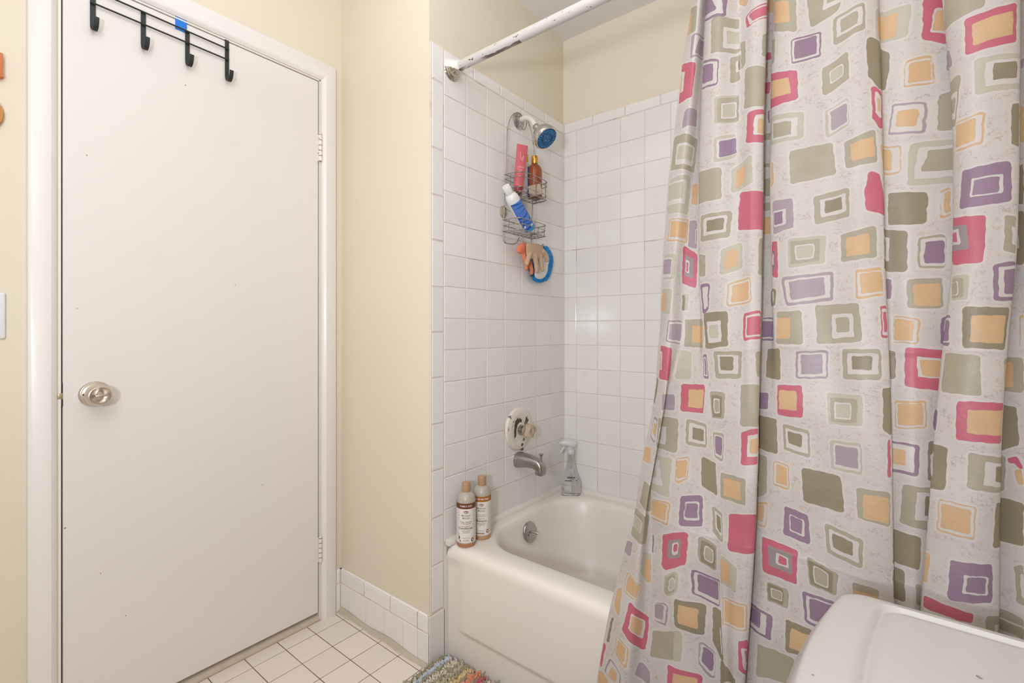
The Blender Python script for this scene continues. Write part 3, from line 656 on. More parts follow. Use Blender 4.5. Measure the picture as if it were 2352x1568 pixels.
# ------------------------------------------------------------------ hair bottles on the tub rim
frost = NT('frosted_bottle'); frost.l(frost.mix(frost.noise(10), lin((190, 180, 164)), lin((200, 190, 174))), frost.b.inputs['Base Color']); frost.set(rough=.3, trans=.15)
tan = mat('tan_flip_cap', (182, 144, 110), .4); ambr = mat('orange_brown_liquid', (180, 122, 90), .25); ambr2 = mat('honey_liquid', (192, 150, 106), .25)
lab = mat('white_label', (232, 226, 216), .4, var=.02); brownp = mat('brown_print', (112, 58, 30), .45); caramel = mat('caramel_print', (176, 104, 34), .45)
redp = mat('dark_red_print', (150, 34, 52), .45); greyp = mat('grey_print', (140, 134, 124), .5); blackp = mat('charcoal_print', (66, 60, 58), .5); olivep = mat('khaki_print', (128, 118, 84), .5); orangep = mat('orange_print', (214, 140, 60), .5)
def hair_bottle(label, x, y, z, r, H, a_face, body_m, base_m, top_m, top_txt, lines, seal_m, dots, swoosh):
    o = thing('hair_care_bottle', label, 'bottle', (x, y, z), None)
    up = Vector((0, 0, 1)); O = Vector((x, y, z)); fr = Vector((math.cos(a_face), math.sin(a_face), 0)); sd = up.cross(fr)
    h1, h2 = H * .685, H * .80
    obj('body', MB().lathe([(r, .014), (r, h1 + .004), (r * .985, h1 + .010), (r * .93, h1 + .019), (r * .80, h1 + .028), (r * .56, h1 + .0345), (r * .43, h1 + .036), (r * .43, h2 + .002), (0, h2 + .002)], O, n=48), body_m, o, label='frosted bottle body')
    obj('base', MB().lathe([(r * .86, 0), (r * .96, .0015), (r, .005), (r, .014), (0, .014)], O, n=48), base_m, o, label='coloured contents showing below the label')
    cap = obj('cap', MB().lathe([(r * .46, h2 - .0015), (r * .47, h2), (r * .47, H - .004), (r * .45, H - .001), (r * .42, H), (0, H - .001)], O, n=40), tan, o, label='tan disc-top cap')
    obj('cap_disc', MB().lathe([(r * .30, H - .001), (r * .30, H + .0002), (0, H + .0004)], O, n=30), mat('tan_cap_disc', (196, 154, 116), .4), cap)
    L = obj('label', band(O, up, fr, sd, r + .0003, -1.75, 1.75, .0165, h1 - .012, 48), lab, o)
    def pr_(name, mb, m): obj(name, mb, m, L, smooth=0)
    obj('top_band', band(O, up, fr, sd, r + .0005, -1.75, 1.75, h1 - .014, h1 + .004, 48), top_m, L)
    def txt(body, size, h, off=0.0, mb=None, bold=0.0):
        mb = mb or MB(); v, f = text2d(body, size, bold=bold); return mb.add([wrap(O, up, fr, sd, r + .0008, (a + off) / r, h + b) for a, b in v], f)
    def bar(h, w_, t, off=0.0, mb=None, rr=.0007):
        mb = mb or MB(); q = band(O, up, fr, sd, r + rr, (off - w_ / 2) / r, (off + w_ / 2) / r, h - t / 2, h + t / 2, 10); return mb.add(q.v, q.f)
    pr_('band_lettering', txt(top_txt, .0078, h1 - .005, bold=.018), lab)
    # small red brand pill with white strokes and a green underline
    hp = h1 - .024
    pill = MB()
    aa = [(math.cos(t) * .0085, math.sin(t) * .0038) for t in np.linspace(0, 2 * pi, 28, endpoint=False)]
    pill.add([wrap(O, up, fr, sd, r + .0007, a / r, hp + b) for a, b in aa], [tuple(range(28))]); pr_('brand_pill', pill, redp)
    s_ = MB()
    for k in (-2, -1, 0, 1, 2): bar(hp, .0017, .0028, k * .0028, s_, .0010)
    pr_('brand_strokes', s_, lab); pr_('brand_underline', bar(hp - .0055, .011, .0012), mat('soft_green_print', (130, 170, 130), .5))
    for body, size, h, m in lines: pr_('lettering', txt(body, size, h, bold=.014 if size > .009 else .006), m)
    s_ = MB()
    for h, w_ in ((.058, .030), (.0545, .026), (.051, .022), (.033, .024), (.026, .018), (.0235, .020)): bar(h, w_, .0011, 0, s_)
    pr_('fine_print', s_, greyp)
    d = MB(); random.seed(int(x * 1e5) + int(y * 1e4) + dots)
    for side in (-1, 1):
        d = MB(); d2 = MB()
        for k in range(72):
            h = random.uniform(.022, h1 - .018); off = side * random.uniform(.0235, .034); rr = random.uniform(.0005, .0010)
            (d if random.random() < .6 else d2).add([wrap(O, up, fr, sd, r + .0007, (off + rr * math.cos(t)) / r, h + rr * 1.2 * math.sin(t)) for t in np.linspace(0, 2 * pi, 8, endpoint=False)], [tuple(range(8))])
        pr_('orange_dots', d, orangep); pr_('brown_dots', d2, mat('chestnut_print', (150, 82, 40), .5))
    seal = MB(); so, shh = (.0215, .030) if not swoosh else (.0225, .026)
    seal.add([wrap(O, up, fr, sd, r + .0009, (so + .0052 * math.cos(t)) / r, shh + .0068 * math.sin(t)) for t in np.linspace(0, 2 * pi, 24, endpoint=False)], [tuple(range(24))])
    pr_('seal', seal, seal_m)
    sl = MB(); sl.add([wrap(O, up, fr, sd, r + .0011, (so + .0022 * math.cos(t)) / r, shh + .0028 * math.sin(t)) for t in np.linspace(0, 2 * pi, 14, endpoint=False)], [tuple(range(14))])
    pr_('seal_centre', sl, lab)
    if swoosh:
        q = MB(); q.add([wrap(O, up, fr, sd, r + .0009, a / r, b) for a, b in ((-.027, .040), (-.022, .036), (-.021, .029), (-.018, .022), (-.0155, .0185), (-.019, .020), (-.024, .024), (-.026, .031))], [tuple(range(8))]); pr_('cocoa_bean_picture', q, mat('dark_cocoa_print', (70, 42, 34), .5))
        q = MB(); q.add([wrap(O, up, fr, sd, r + .0011, (-.0215 + .0022 * math.cos(t)) / r, .0275 + .003 * math.sin(t)) for t in np.linspace(0, 2 * pi, 12, endpoint=False)], [tuple(range(12))]); pr_('flower_picture', q, lab)
    else:
        pr_('lower_bar', bar(.0225, .030, .0032, -.004), caramel)
    return o
hair_bottle('white-labelled conditioner bottle with brown band, front one of the two on the tub rim', 0.0505, -0.7015, 0.379, 0.0322, 0.2095, math.radians(-47), frost.m, ambr, brownp, 'FAMILY SIZE',
    [('Moisture\nMiracle', .0085, .1035, olivep), ('Honey, Chocolate\n& Coconut Oil', .0056, .0835, brownp), ('Soak & Hydrate', .0050, .0725, redp), ('Conditioner', .0098, .0655, blackp)], brownp, 1, True)
hair_bottle('white-labelled shampoo bottle with caramel band, behind the conditioner on the tub rim', 0.0533, -0.6245, 0.379, 0.0318, 0.2130, math.radians(-52), frost.m, ambr2, caramel, '36% MORE FREE',
    [('Moisture\nMiracle', .0085, .1055, olivep), ('Honey &\nCoconut Oil', .0056, .0850, caramel), ('Rich & Soft', .0050, .0735, greyp), ('Shampoo', .0098, .0665, blackp)], caramel, 2, False)

# ------------------------------------------------------------------ clear spray bottle in the far corner
clear = NT('clear_plastic'); clear.b.inputs['Base Color'].default_value = lin((240, 240, 240)); clear.set(rough=.06, trans=1.0, ior=1.12); clear = clear.m
milky = NT('milky_white_plastic'); milky.b.inputs['Base Color'].default_value = lin((236, 234, 230)); milky.set(rough=.3, trans=.25); milky = milky.m
sx, sy, sz = 0.072, -0.060, 0.379
sp = thing('spray_bottle', 'clear plastic spray bottle with white trigger in the tub corner', 'spray bottle', (sx, sy, sz))
A30 = math.radians(38); ux = Vector((math.cos(A30), math.sin(A30), 0)); uy = Vector((-math.sin(A30), math.cos(A30), 0)); O = Vector((sx, sy, sz))
def sring(a, b, h, e=3.2, n=40):
    return [tuple(O + ux * (a * math.copysign(abs(math.cos(t)) ** (2 / e), math.cos(t))) + uy * (b * math.copysign(abs(math.sin(t)) ** (2 / e), math.sin(t))) + Vector((0, 0, h))) for t in np.linspace(0, 2 * pi, n, endpoint=False)]
prof = [(.040, .026, 0, 3.4), (.044, .029, .004, 3.4), (.0445, .0295, .055, 3.4), (.043, .0285, .068, 3.2), (.036, .026, .080, 3), (.028, .022, .096, 2.6), (.020, .018, .120, 2.3), (.0145, .0140, .150, 2), (.0125, .0125, .175, 2), (.0125, .0125, .190, 2)]
obj('body', MB().loft([sring(*p) for p in prof]), clear, sp, smooth=60)
water = NT('clear_water'); water.b.inputs['Base Color'].default_value = lin((236, 238, 240)); water.set(rough=.03, trans=1.0, ior=1.33)
col_ = obj('collar', MB().lathe([(0.0155, .178), (0.0165, .180), (0.0165, .192), (0.0145, .196), (0, .196)], O, n=30), milky, sp)
hd_ = [(-.042, .0075, .0085, .2245), (-.036, .010, .011, .225), (-.022, .0125, .0140, .225), (0, .0150, .0175, .2215), (.016, .0140, .0160, .219), (.026, .0095, .0100, .220)]
m = MB().loft([[tuple(O + ux * a + uy * (b * math.cos(t)) + Vector((0, 0, h + c_ * math.sin(t)))) for t in np.linspace(0, 2 * pi, 20, endpoint=False)] for a, b, c_, h in hd_])
m.lathe([(0.011, .192), (0.013, .215), (0, .216)], O, n=24)
trg = obj('trigger_head', m, milky, sp, smooth=60, label='white trigger head')
obj('nozzle', MB().lathe([(0.009, 0), (0.0095, .010), (0.006, .011), (0, .011)], O + ux * -.040 + Vector((0, 0, .2245)), -ux, 20), milky, trg)
obj('trigger', MB().tube(spline([O + ux * -.020 + Vector((0, 0, .219)), O + ux * -.028 + Vector((0, 0, .207)), O + ux * -.037 + Vector((0, 0, .193)), O + ux * -.046 + Vector((0, 0, .178))], 5), [.0065] * 5 + [.006] * 5 + [.005] * 5 + [.0035], 12), milky, trg)
obj('dip_tube', MB().tube([O + Vector((0, 0, .185)), O + ux * .006 + Vector((0, 0, .010))], .0022, 8), milky, sp)
# label sheet on the face towards the room
fn = -uy
lm_ = mat('grey_label_print', (150, 150, 152), .4); dk = mat('charcoal_print', (66, 60, 58), .5)
def on_face(pts, lift=.0006):
    P = []
    for a, h in pts:
        b = np.interp(h, [p[2] for p in prof], [p[1] for p in prof]); ww = np.interp(h, [p[2] for p in prof], [p[0] for p in prof])
        t = min(abs(a) / ww, .98); P.append(tuple(O + ux * a + uy * -(b * (1 - t ** 3.2) ** (1 / 3.2) + lift) + Vector((0, 0, h))))
    return P
lbm = NT('translucent_grey_label'); lbm.b.inputs['Base Color'].default_value = lin((186, 186, 188)); lbm.set(rough=.4, alpha=.55); 
tri = [(-.018, .070), (-.014, .092), (-.006, .118), (.006, .118), (.014, .092), (.020, .070)]
sl_ = obj('label', MB().add(on_face(tri), [(0, 1, 4, 5), (1, 2, 3, 4)]), lbm.m, sp, smooth=0)
m = MB()
def strip(a0, a1, h0, h1):
    n = 8; q = on_face([(a0 + (a1 - a0) * k / n, h0) for k in range(n + 1)] + [(a0 + (a1 - a0) * k / n, h1) for k in range(n, -1, -1)], .0011)
    m.add(q, [tuple(range(len(q)))])
for a0, a1 in ((-.018, -.012), (-.011, -.006), (-.005, .000), (.001, .006), (.011, .016)): strip(a0, a1, .0775, .0835)
for a0, a1 in ((-.028, .004), (.008, .011), (.021, .026)): strip(a0, a1, .0655, .0690)
obj('print', m, dk, sl_, smooth=0)

# curtain folds (mm) and the squares of its print (cloth millimetres)
GRID=[[[816,-709,1955],[837,-733,1955],[843,-707,1955],[847,-693,1955],[845,-719,1955],[879,-741,1955],[913,-721,1955],[950,-743,1955],[975,-733,1955],[959,-689,1955],[987,-693,1955],[985,-721,1955],[1016,-741,1955],[1079,-735,1955],[1122,-743,1955],[1150,-733,1955],[1161,-717,1955],[1203,-721,1955],[1245,-701,1955],[1234,-723,1955],[1265,-743,1955],[1318,-745,1955],[1348,-729,1955],[1351,-693,1955],[1377,-727,1955],[1399,-741,1955],[1429,-711,1955],[1454,-735,1955],[1479,-713,1955]],[[792,-712,1809],[825,-736,1809],[833,-710,1809],[841,-696,1809],[839,-722,1809],[875,-744,1809],[912,-725,1809],[948,-746,1809],[972,-736,1809],[956,-692,1809],[985,-696,1809],[982,-724,1809],[1014,-744,1809],[1079,-738,1809],[1124,-746,1809],[1154,-736,1809],[1164,-720,1809],[1205,-724,1809],[1253,-704,1809],[1243,-726,1809],[1270,-746,1809],[1317,-748,1809],[1347,-732,1809],[1349,-696,1809],[1375,-730,1809],[1399,-744,1809],[1429,-714,1809],[1454,-738,1809],[1479,-716,1809]],[[774,-716,1663],[812,-740,1663],[824,-714,1663],[835,-700,1663],[834,-727,1663],[872,-748,1663],[912,-733,1663],[946,-750,1663],[969,-740,1663],[954,-696,1663],[983,-700,1663],[979,-729,1663],[1012,-748,1663],[1079,-742,1663],[1126,-750,1663],[1158,-740,1663],[1167,-724,1663],[1207,-728,1663],[1261,-708,1663],[1252,-730,1663],[1274,-750,1663],[1316,-752,1663],[1345,-736,1663],[1347,-700,1663],[1373,-734,1663],[1398,-748,1663],[1428,-718,1663],[1453,-742,1663],[1478,-720,1663]],[[759,-723,1518],[800,-747,1518],[816,-722,1518],[832,-708,1518],[831,-735,1518],[870,-755,1518],[913,-743,1518],[945,-757,1518],[967,-747,1518],[953,-703,1518],[982,-707,1518],[978,-737,1518],[1010,-755,1518],[1080,-749,1518],[1129,-757,1518],[1162,-748,1518],[1170,-732,1518],[1208,-735,1518],[1268,-715,1518],[1261,-737,1518],[1279,-757,1518],[1315,-759,1518],[1343,-743,1518],[1345,-707,1518],[1371,-741,1518],[1397,-755,1518],[1427,-725,1518],[1452,-749,1518],[1477,-727,1518]],[[749,-730,1372],[787,-754,1372],[807,-730,1372],[833,-718,1372],[832,-743,1372],[872,-761,1372],[918,-753,1372],[947,-763,1372],[967,-753,1372],[953,-712,1372],[983,-717,1372],[979,-744,1372],[1014,-761,1372],[1084,-756,1372],[1132,-764,1372],[1165,-757,1372],[1172,-740,1372],[1210,-742,1372],[1269,-722,1372],[1263,-744,1372],[1280,-764,1372],[1312,-765,1372],[1341,-750,1372],[1342,-714,1372],[1368,-748,1372],[1394,-762,1372],[1424,-732,1372],[1449,-756,1372],[1474,-734,1372]],[[741,-737,1226],[776,-761,1226],[796,-739,1226],[833,-729,1226],[835,-751,1226],[875,-766,1226],[923,-763,1226],[947,-769,1226],[966,-759,1226],[953,-721,1226],[984,-728,1226],[983,-751,1226],[1019,-766,1226],[1089,-763,1226],[1136,-771,1226],[1168,-765,1226],[1173,-747,1226],[1211,-749,1226],[1266,-731,1226],[1261,-753,1226],[1278,-771,1226],[1309,-771,1226],[1337,-757,1226],[1339,-723,1226],[1365,-755,1226],[1390,-769,1226],[1420,-739,1226],[1445,-763,1226],[1470,-741,1226]],[[739,-746,1080],[772,-771,1080],[795,-749,1080],[833,-748,1080],[847,-763,1080],[883,-774,1080],[925,-773,1080],[947,-777,1080],[965,-768,1080],[952,-733,1080],[980,-744,1080],[995,-761,1080],[1035,-772,1080],[1093,-771,1080],[1140,-778,1080],[1173,-772,1080],[1177,-754,1080],[1213,-757,1080],[1254,-741,1080],[1249,-762,1080],[1270,-779,1080],[1300,-779,1080],[1326,-766,1080],[1327,-735,1080],[1357,-764,1080],[1385,-778,1080],[1415,-748,1080],[1440,-772,1080],[1465,-750,1080]],[[729,-756,935],[765,-782,935],[761,-760,935],[830,-768,935],[858,-775,935],[890,-781,935],[927,-784,935],[948,-786,935],[964,-778,935],[951,-744,935],[977,-759,935],[1004,-772,935],[1047,-780,935],[1096,-780,935],[1143,-786,935],[1177,-780,935],[1180,-762,935],[1212,-766,935],[1244,-752,935],[1238,-772,935],[1263,-788,935],[1294,-788,935],[1318,-775,935],[1319,-747,935],[1352,-774,935],[1381,-788,935],[1411,-758,935],[1436,-782,935],[1461,-760,935]],[[705,-766,789],[744,-793,789],[733,-768,789],[817,-786,789],[867,-788,789],[893,-788,789],[926,-794,789],[948,-796,789],[963,-787,789],[950,-755,789],[975,-772,789],[1006,-782,789],[1048,-790,789],[1097,-790,789],[1143,-794,789],[1179,-788,789],[1181,-770,789],[1211,-776,789],[1236,-762,789],[1229,-782,789],[1257,-796,789],[1290,-798,789],[1315,-784,789],[1316,-758,789],[1350,-784,789],[1379,-798,789],[1409,-768,789],[1434,-792,789],[1459,-770,789]],[[685,-776,643],[723,-804,643],[733,-776,643],[808,-802,643],[875,-798,643],[897,-794,643],[926,-804,643],[946,-806,643],[959,-796,643],[947,-766,643],[973,-784,643],[1006,-791,643],[1049,-799,643],[1100,-801,643],[1146,-803,643],[1181,-797,643],[1183,-780,643],[1210,-786,643],[1228,-772,643],[1220,-791,643],[1252,-806,643],[1286,-808,643],[1312,-794,643],[1314,-768,643],[1349,-794,643],[1377,-808,643],[1407,-778,643],[1432,-802,643],[1457,-780,643]],[[650,-789,497],[709,-818,497],[735,-789,497],[817,-817,497],[882,-805,497],[904,-800,497],[925,-816,497],[942,-819,497],[952,-808,497],[940,-779,497],[969,-797,497],[1006,-802,497],[1051,-812,497],[1105,-815,497],[1150,-815,497],[1183,-809,497],[1185,-793,497],[1210,-799,497],[1219,-785,497],[1211,-803,497],[1246,-819,497],[1282,-821,497],[1308,-807,497],[1311,-781,497],[1346,-807,497],[1375,-821,497],[1405,-791,497],[1430,-815,497],[1455,-793,497]],[[624,-804,352],[697,-834,352],[733,-804,352],[827,-834,352],[889,-814,352],[911,-808,352],[926,-830,352],[939,-834,352],[945,-822,352],[934,-794,352],[966,-812,352],[1006,-816,352],[1052,-826,352],[1109,-830,352],[1153,-830,352],[1185,-824,352],[1187,-808,352],[1209,-814,352],[1211,-800,352],[1202,-818,352],[1240,-834,352],[1277,-836,352],[1305,-822,352],[1308,-796,352],[1344,-822,352],[1372,-836,352],[1402,-806,352],[1427,-830,352],[1452,-808,352]],[[604,-820,206],[684,-850,206],[734,-820,206],[837,-850,206],[899,-830,206],[921,-824,206],[926,-846,206],[935,-850,206],[939,-838,206],[927,-810,206],[963,-828,206],[1007,-832,206],[1054,-842,206],[1114,-846,206],[1157,-846,206],[1187,-840,206],[1189,-824,206],[1208,-830,206],[1202,-816,206],[1193,-834,206],[1235,-850,206],[1273,-852,206],[1301,-838,206],[1305,-812,206],[1341,-838,206],[1369,-852,206],[1399,-822,206],[1424,-846,206],[1449,-824,206]],[[583,-834,60],[671,-864,60],[734,-834,60],[846,-864,60],[908,-844,60],[930,-838,60],[927,-860,60],[931,-864,60],[932,-852,60],[921,-824,60],[960,-842,60],[1008,-846,60],[1056,-856,60],[1118,-860,60],[1161,-860,60],[1189,-854,60],[1190,-838,60],[1208,-844,60],[1193,-830,60],[1184,-848,60],[1229,-864,60],[1268,-866,60],[1297,-852,60],[1302,-826,60],[1339,-852,60],[1366,-866,60],[1396,-836,60],[1421,-860,60],[1446,-838,60]]]
MOTIFS=[('2 1872 45 1856 52 1802 10 1812', 'o;y 0 .2 .4 1'),
('33 1799 194 1790 100 1746 38 1742', 'q;w .1 .08 1 .92;q .25 .15 1 .85'),
('2 1747 64 1728 60 1650 10 1652', 'r;w 0 .2 .3 .72;y 0 .28 .12 .7'),
('36 1624 88 1625 88 1585 34 1583', 'q'),
('85 1896 238 1863 237 1807 193 1824', 'p;w 0 0 .92 .88;p 0 0 .75 .7'),
('209 1815 259 1800 263 1721 211 1733', 'o;w .45 .28 1 .88;l .57 .38 1 .74'),
('191 1731 227 1713 226 1655 190 1665', 'p;w 0 .08 .93 .93;p .02 .15 .72 .8'),
('246 1714 263 1715 263 1658 246 1655', 'o;w .6 .2 1 .65;d .85 .2 1 .6'),
('220 1629 262 1627 261 1564 221 1567', 'l;o .12 .08 1 .95;w .3 .25 .92 .82;l .36 .3 .85 .77'),
('260 1846 273 1833 273 1816 261 1832', 'y'),
('270 1793 303 1807 351 1785 271 1760', 'r;w .07 .1 .93 .9;r .14 .2 .9 .8'),
('263 1743 271 1739 271 1691 265 1680', 'o'),
('295 1733 351 1763 350 1703 295 1687', 'o;y .75 .3 1 1'),
('271 1675 303 1666 302 1580 270 1586', 'o'),
('277 1574 303 1574 304 1501 273 1508', 'r;w .42 .15 1 .77;y .6 .28 1 .72'),
('351 1841 404 1817 405 1788 352 1814', 'y'),
('352 1723 360 1720 360 1703 352 1705', 'r'),
('351 1699 355 1700 355 1664 352 1665', 'y'),
('350 1654 359 1654 359 1628 350 1630', 'r'),
('356 1589 360 1590 359 1561 357 1561', 'p'),
('351 1543 405 1529 405 1513 351 1529', 'o'),
('409 1811 461 1784 464 1716 413 1742', 'o;y 0 .07 .75 .73'),
('406 1728 419 1724 420 1672 408 1674', 'o'),
('360 1667 465 1634 468 1574 405 1578', 'r;y 0 .22 .85 .75'),
('409 1560 476 1545 475 1491 410 1496', 'l;w .07 .17 .87 .86;o .16 .28 .73 .78'),
('476 1798 540 1779 525 1735 483 1717', 'o;w .42 0 1 .68;o .52 0 1 .5'),
('517 1722 568 1729 567 1677 518 1665', 'o;w .1 .1 .93 .78;o .22 .2 .8 .68'),
('454 1702 499 1705 499 1653 455 1651', 'p;w .05 .07 .94 .93;p .13 .12 .86 .85'),
('500 1627 541 1644 541 1590 502 1570', 'o;w .27 .28 .78 .74;l .31 .33 .74 .69'),
('505 1539 540 1553 540 1499 506 1484', 'l;w .12 .06 .95 .92;q .22 .14 .9 .84'),
('568 1661 578 1657 603 1638 617 1630 616 1599 607 1555 590 1553 569 1581 566 1630', 'd'),
('573 1565 597 1546 592 1479 574 1500', 'r;w .25 .1 .8 .75;y .45 .25 .7 .6'),
('586 1713 639 1708 634 1648 584 1654', 'l;y .08 .16 .76 .9'),
('632 1603 656 1606 657 1551 629 1551', 'y;w .06 .08 .95 .93;y .18 .14 .9 .85'),
('617 1526 651 1519 649 1461 609 1470', 'q;w .07 .07 .93 .92;y .22 .22 .82 .75'),
('651 1720 698 1704 668 1623 647 1635', 'r;w .25 .28 1 .8;y .3 .33 1 .75'),
('705 1707 759 1677 754 1649 697 1637', 'o'),
('733 1636 792 1644 792 1577 732 1573', 'r;y .15 .2 .92 .8'),
('743 1562 801 1558 803 1499 742 1501', 'l;w .2 .14 1 .83;d .35 .22 .87 .68'),
('668 1606 705 1598 710 1567 668 1570', 'q'),
('660 1531 725 1547 708 1459 657 1463', 'o;w .4 .3 .95 .85;o .55 .4 .9 .72'),
('710 1463 755 1470 752 1415 707 1412', 'y;w 0 .06 .93 .93;y 0 .12 .75 .85'),
('787 1476 800 1477 799 1404 786 1407', 'd'),
('840 1561 845 1563 845 1546 840 1545', 'q'),
('840 1482 846 1479 847 1418 840 1421', 'y'),
('7 1574 100 1556 93 1476 10 1490', 'o;w .18 .25 .88 .86;l .25 .33 .82 .72'),
('7 1469 82 1468 85 1377 12 1386', 'l;w 0 .12 .85 .75;l 0 .18 .72 .62'),
('91 1451 115 1451 118 1401 92 1402', 'y'),
('22 1372 89 1365 91 1310 20 1319', 'y;w .05 .05 .93 .94;y .12 .12 .92 .82'),
('92 1363 120 1363 126 1296 96 1301', 'q;w .8 .3 1 .8;q .88 .35 1 .78'),
('10 1288 61 1284 61 1225 11 1229', 'l;w 0 .12 .78 .93;q 0 .2 .68 .8'),
('79 1305 128 1284 130 1203 87 1215', 'r;m .15 .2 .75 .75;w .22 .32 .5 .65;r .28 .38 .42 .62'),
('222 1536 258 1539 258 1486 221 1478', 'l;w .14 .12 1 .88;p .26 .2 1 .85'),
('116 1478 234 1466 234 1396 187 1396', 'o'),
('250 1459 285 1480 285 1420 248 1405', 'l;y .2 .2 .65 .85'),
('263 1404 304 1398 303 1317 257 1322', 'r'),
('197 1367 249 1367 245 1309 196 1306', 'o;w .13 .15 .88 .8;d .25 .25 .8 .68'),
('234 1284 265 1295 263 1238 228 1226', 'l;y .2 .17 .75 .85'),
('350 1543 407 1528 408 1513 350 1527', 'o'),
('351 1473 407 1461 407 1454 351 1467', 'o'),
('351 1439 408 1428 406 1388 351 1399', 'o'),
('350 1386 406 1377 406 1360 351 1368', 'o'),
('350 1354 408 1346 407 1308 350 1316', 'y'),
('296 1299 303 1300 349 1224 295 1222', 'o'),
('413 1461 422 1455 421 1411 412 1406', 'y'),
('416 1375 457 1373 457 1313 418 1305', 'q;w .05 .3 .68 .8;p .08 .36 .55 .74'),
('412 1291 429 1290 425 1214 407 1217', 'r;p .1 .25 .6 .8;w .15 .35 .4 .65'),
('454 1471 515 1473 518 1408 453 1402', 'o'),
('531 1467 578 1480 580 1417 533 1415', 'o;y .2 .18 .92 .8'),
('586 1452 627 1447 625 1394 592 1397', 'y;w .05 .06 .95 .93;y .05 .12 .68 .85'),
('486 1371 537 1377 537 1322 486 1314', 'o;w .17 .17 .9 .8;d .3 .25 .78 .68'),
('567 1403 580 1398 587 1379 600 1315 583 1321 560 1327 559 1366', 'r'),
('446 1291 502 1291 497 1237 446 1232', 'l;o .08 .1 .85 .9;w .22 .25 .72 .78;l .27 .3 .68 .72'),
('522 1289 575 1299 575 1240 521 1236', 'o;y .15 .18 .82 .85'),
('608 1362 650 1354 649 1295 608 1301', 'd'),
('590 1295 632 1287 630 1211 588 1217', 'd;w 0 .18 .48 .75;o 0 .25 .35 .68'),
('635 1446 702 1445 669 1368 631 1368', 'l;w .14 .12 1 .85;o .27 .2 1 .7'),
('661 1355 669 1360 668 1309 658 1305', 'y;w .1 .08 1 .92;y .35 .13 1 .85'),
('722 1377 787 1381 788 1314 716 1312', 'p;w .25 .28 .86 .76;p .3 .33 .8 .72'),
('670 1303 758 1295 755 1218 703 1217', 'r;m .02 .18 .66 .7;w .05 .26 .45 .58;r .1 .32 .37 .52'),
('780 1293 795 1291 798 1230 781 1235', 'o;w .6 .3 1 .78'),
('840 1381 847 1382 848 1315 840 1316', 'd'),
('802 1301 848 1305 851 1214 840 1216', 'd;w .1 .15 .7 .7'),
('642 1273 665 1276 665 1216 641 1217', 'o;w .1 .08 .97 .93;p .25 .18 .93 .85'),
('630 1198 663 1199 665 1144 629 1145', 'o;y .2 .17 .92 .92'),
('703 1199 737 1200 737 1158 709 1156', 'l;o 0 .12 .7 .9;w 0 .25 .42 .8;o 0 .3 .35 .75'),
('768 1214 799 1218 803 1153 774 1154', 'p;w .2 .1 1 .9;p .42 .18 1 .82'),
('602 1202 612 1199 611 1164 602 1164', 'p'),
('612 1133 643 1127 641 1081 611 1083', 'y;w .03 .06 .92 .95;y .06 .12 .78 .9'),
('664 1130 709 1132 714 1079 666 1081', 'p;w .1 .1 1 .9;p .2 .17 .95 .85'),
('729 1145 796 1143 793 1074 734 1077', 'd;y .2 .2 .93 .85'),
('850 1131 856 1131 859 1079 855 1079', 'y;w .4 .1 1 1'),
('626 1076 668 1071 697 997 624 1004', 'r;w .25 .22 .88 .72;y .33 .28 .83 .68'),
('706 1067 760 1065 765 998 705 999', 'o'),
('793 1060 860 1062 862 1005 800 1004', 'o;y 0 .15 .8 .88'),
('590 1071 615 1067 612 1016 591 1017', 'd;y .05 .15 .55 .92'),
('10 1205 57 1202 53 1143 9 1147', 'l;y 0 .15 .5 .92'),
('87 1192 110 1191 102 1152 87 1151', 'l;d 0 .1 .45 1'),
('190 1279 207 1276 205 1228 192 1228', 'o'),
('193 1209 214 1211 207 1153 194 1142', 'p;w .25 .12 .85 .88'),
('196 1144 239 1148 239 1071 196 1064', 'd;w .15 .25 .75 .86;l .25 .36 .62 .73'),
('241 1208 282 1219 285 1165 238 1156', 'y;w .05 .07 .95 .93;y .15 .14 .87 .86'),
('266 1142 301 1147 304 1088 266 1083', 'r;w .15 .1 .95 .9;r .24 .18 .95 .83'),
('353 1133 394 1133 393 1084 354 1083', 'p;w 0 .07 .93 .92;p 0 .17 .8 .85'),
('366 1192 417 1192 411 1157 368 1155', 'd;w .2 .15 .85 .8;o .35 .2 .7 .75'),
('44 1129 87 1128 89 1072 40 1079', 'q;w .1 .07 1 .93;q .25 .15 .95 .85'),
('95 1131 193 1131 189 1065 100 1068', 'o;y .25 .23 1 .85'),
('19 1070 65 1064 76 987 19 989', 'r;w 0 .18 .2 .72;y 0 .25 .1 .7'),
('85 1060 127 1055 134 992 99 991', 'l'),
('186 1050 198 1052 198 997 183 997', 'p;w .2 .1 .85 .9;p .4 .15 .7 .85'),
('212 1059 265 1061 261 1002 214 1000', 'o;w .13 .13 .88 .83;d .22 .2 .68 .7'),
('294 1061 351 1062 304 1008 295 1009', 'o;y .6 .1 1 .95'),
('367 1067 412 1068 408 1004 366 1006', 'd'),
('413 1144 460 1145 455 1078 403 1077', 'o;y 0 .2 .58 .83'),
('432 1213 510 1220 509 1164 434 1154', 'q;w .06 .1 .94 .9;q .14 .17 .83 .8'),
('542 1218 582 1222 584 1169 543 1164', 'y;w .07 .1 1 .93;y .2 .15 1 .85'),
('481 1155 547 1156 551 1085 480 1078', 'o;w .36 .25 .83 .87;o .45 .35 .74 .73'),
('577 1150 589 1151 588 1092 577 1092', 'r;w .2 .1 1 .92;r .4 .2 1 .83'),
('441 1063 498 1068 495 1012 437 1009', 'q;w .06 .08 .94 .93;q .14 .14 .83 .84'),
('520 1070 575 1072 575 1015 520 1013', 'o;w .13 .14 .93 .83;d .25 .24 .79 .68'),
('11 992 18 986 10 927 0 932', 'd'),
('39 956 108 953 113 916 46 918', 'q'),
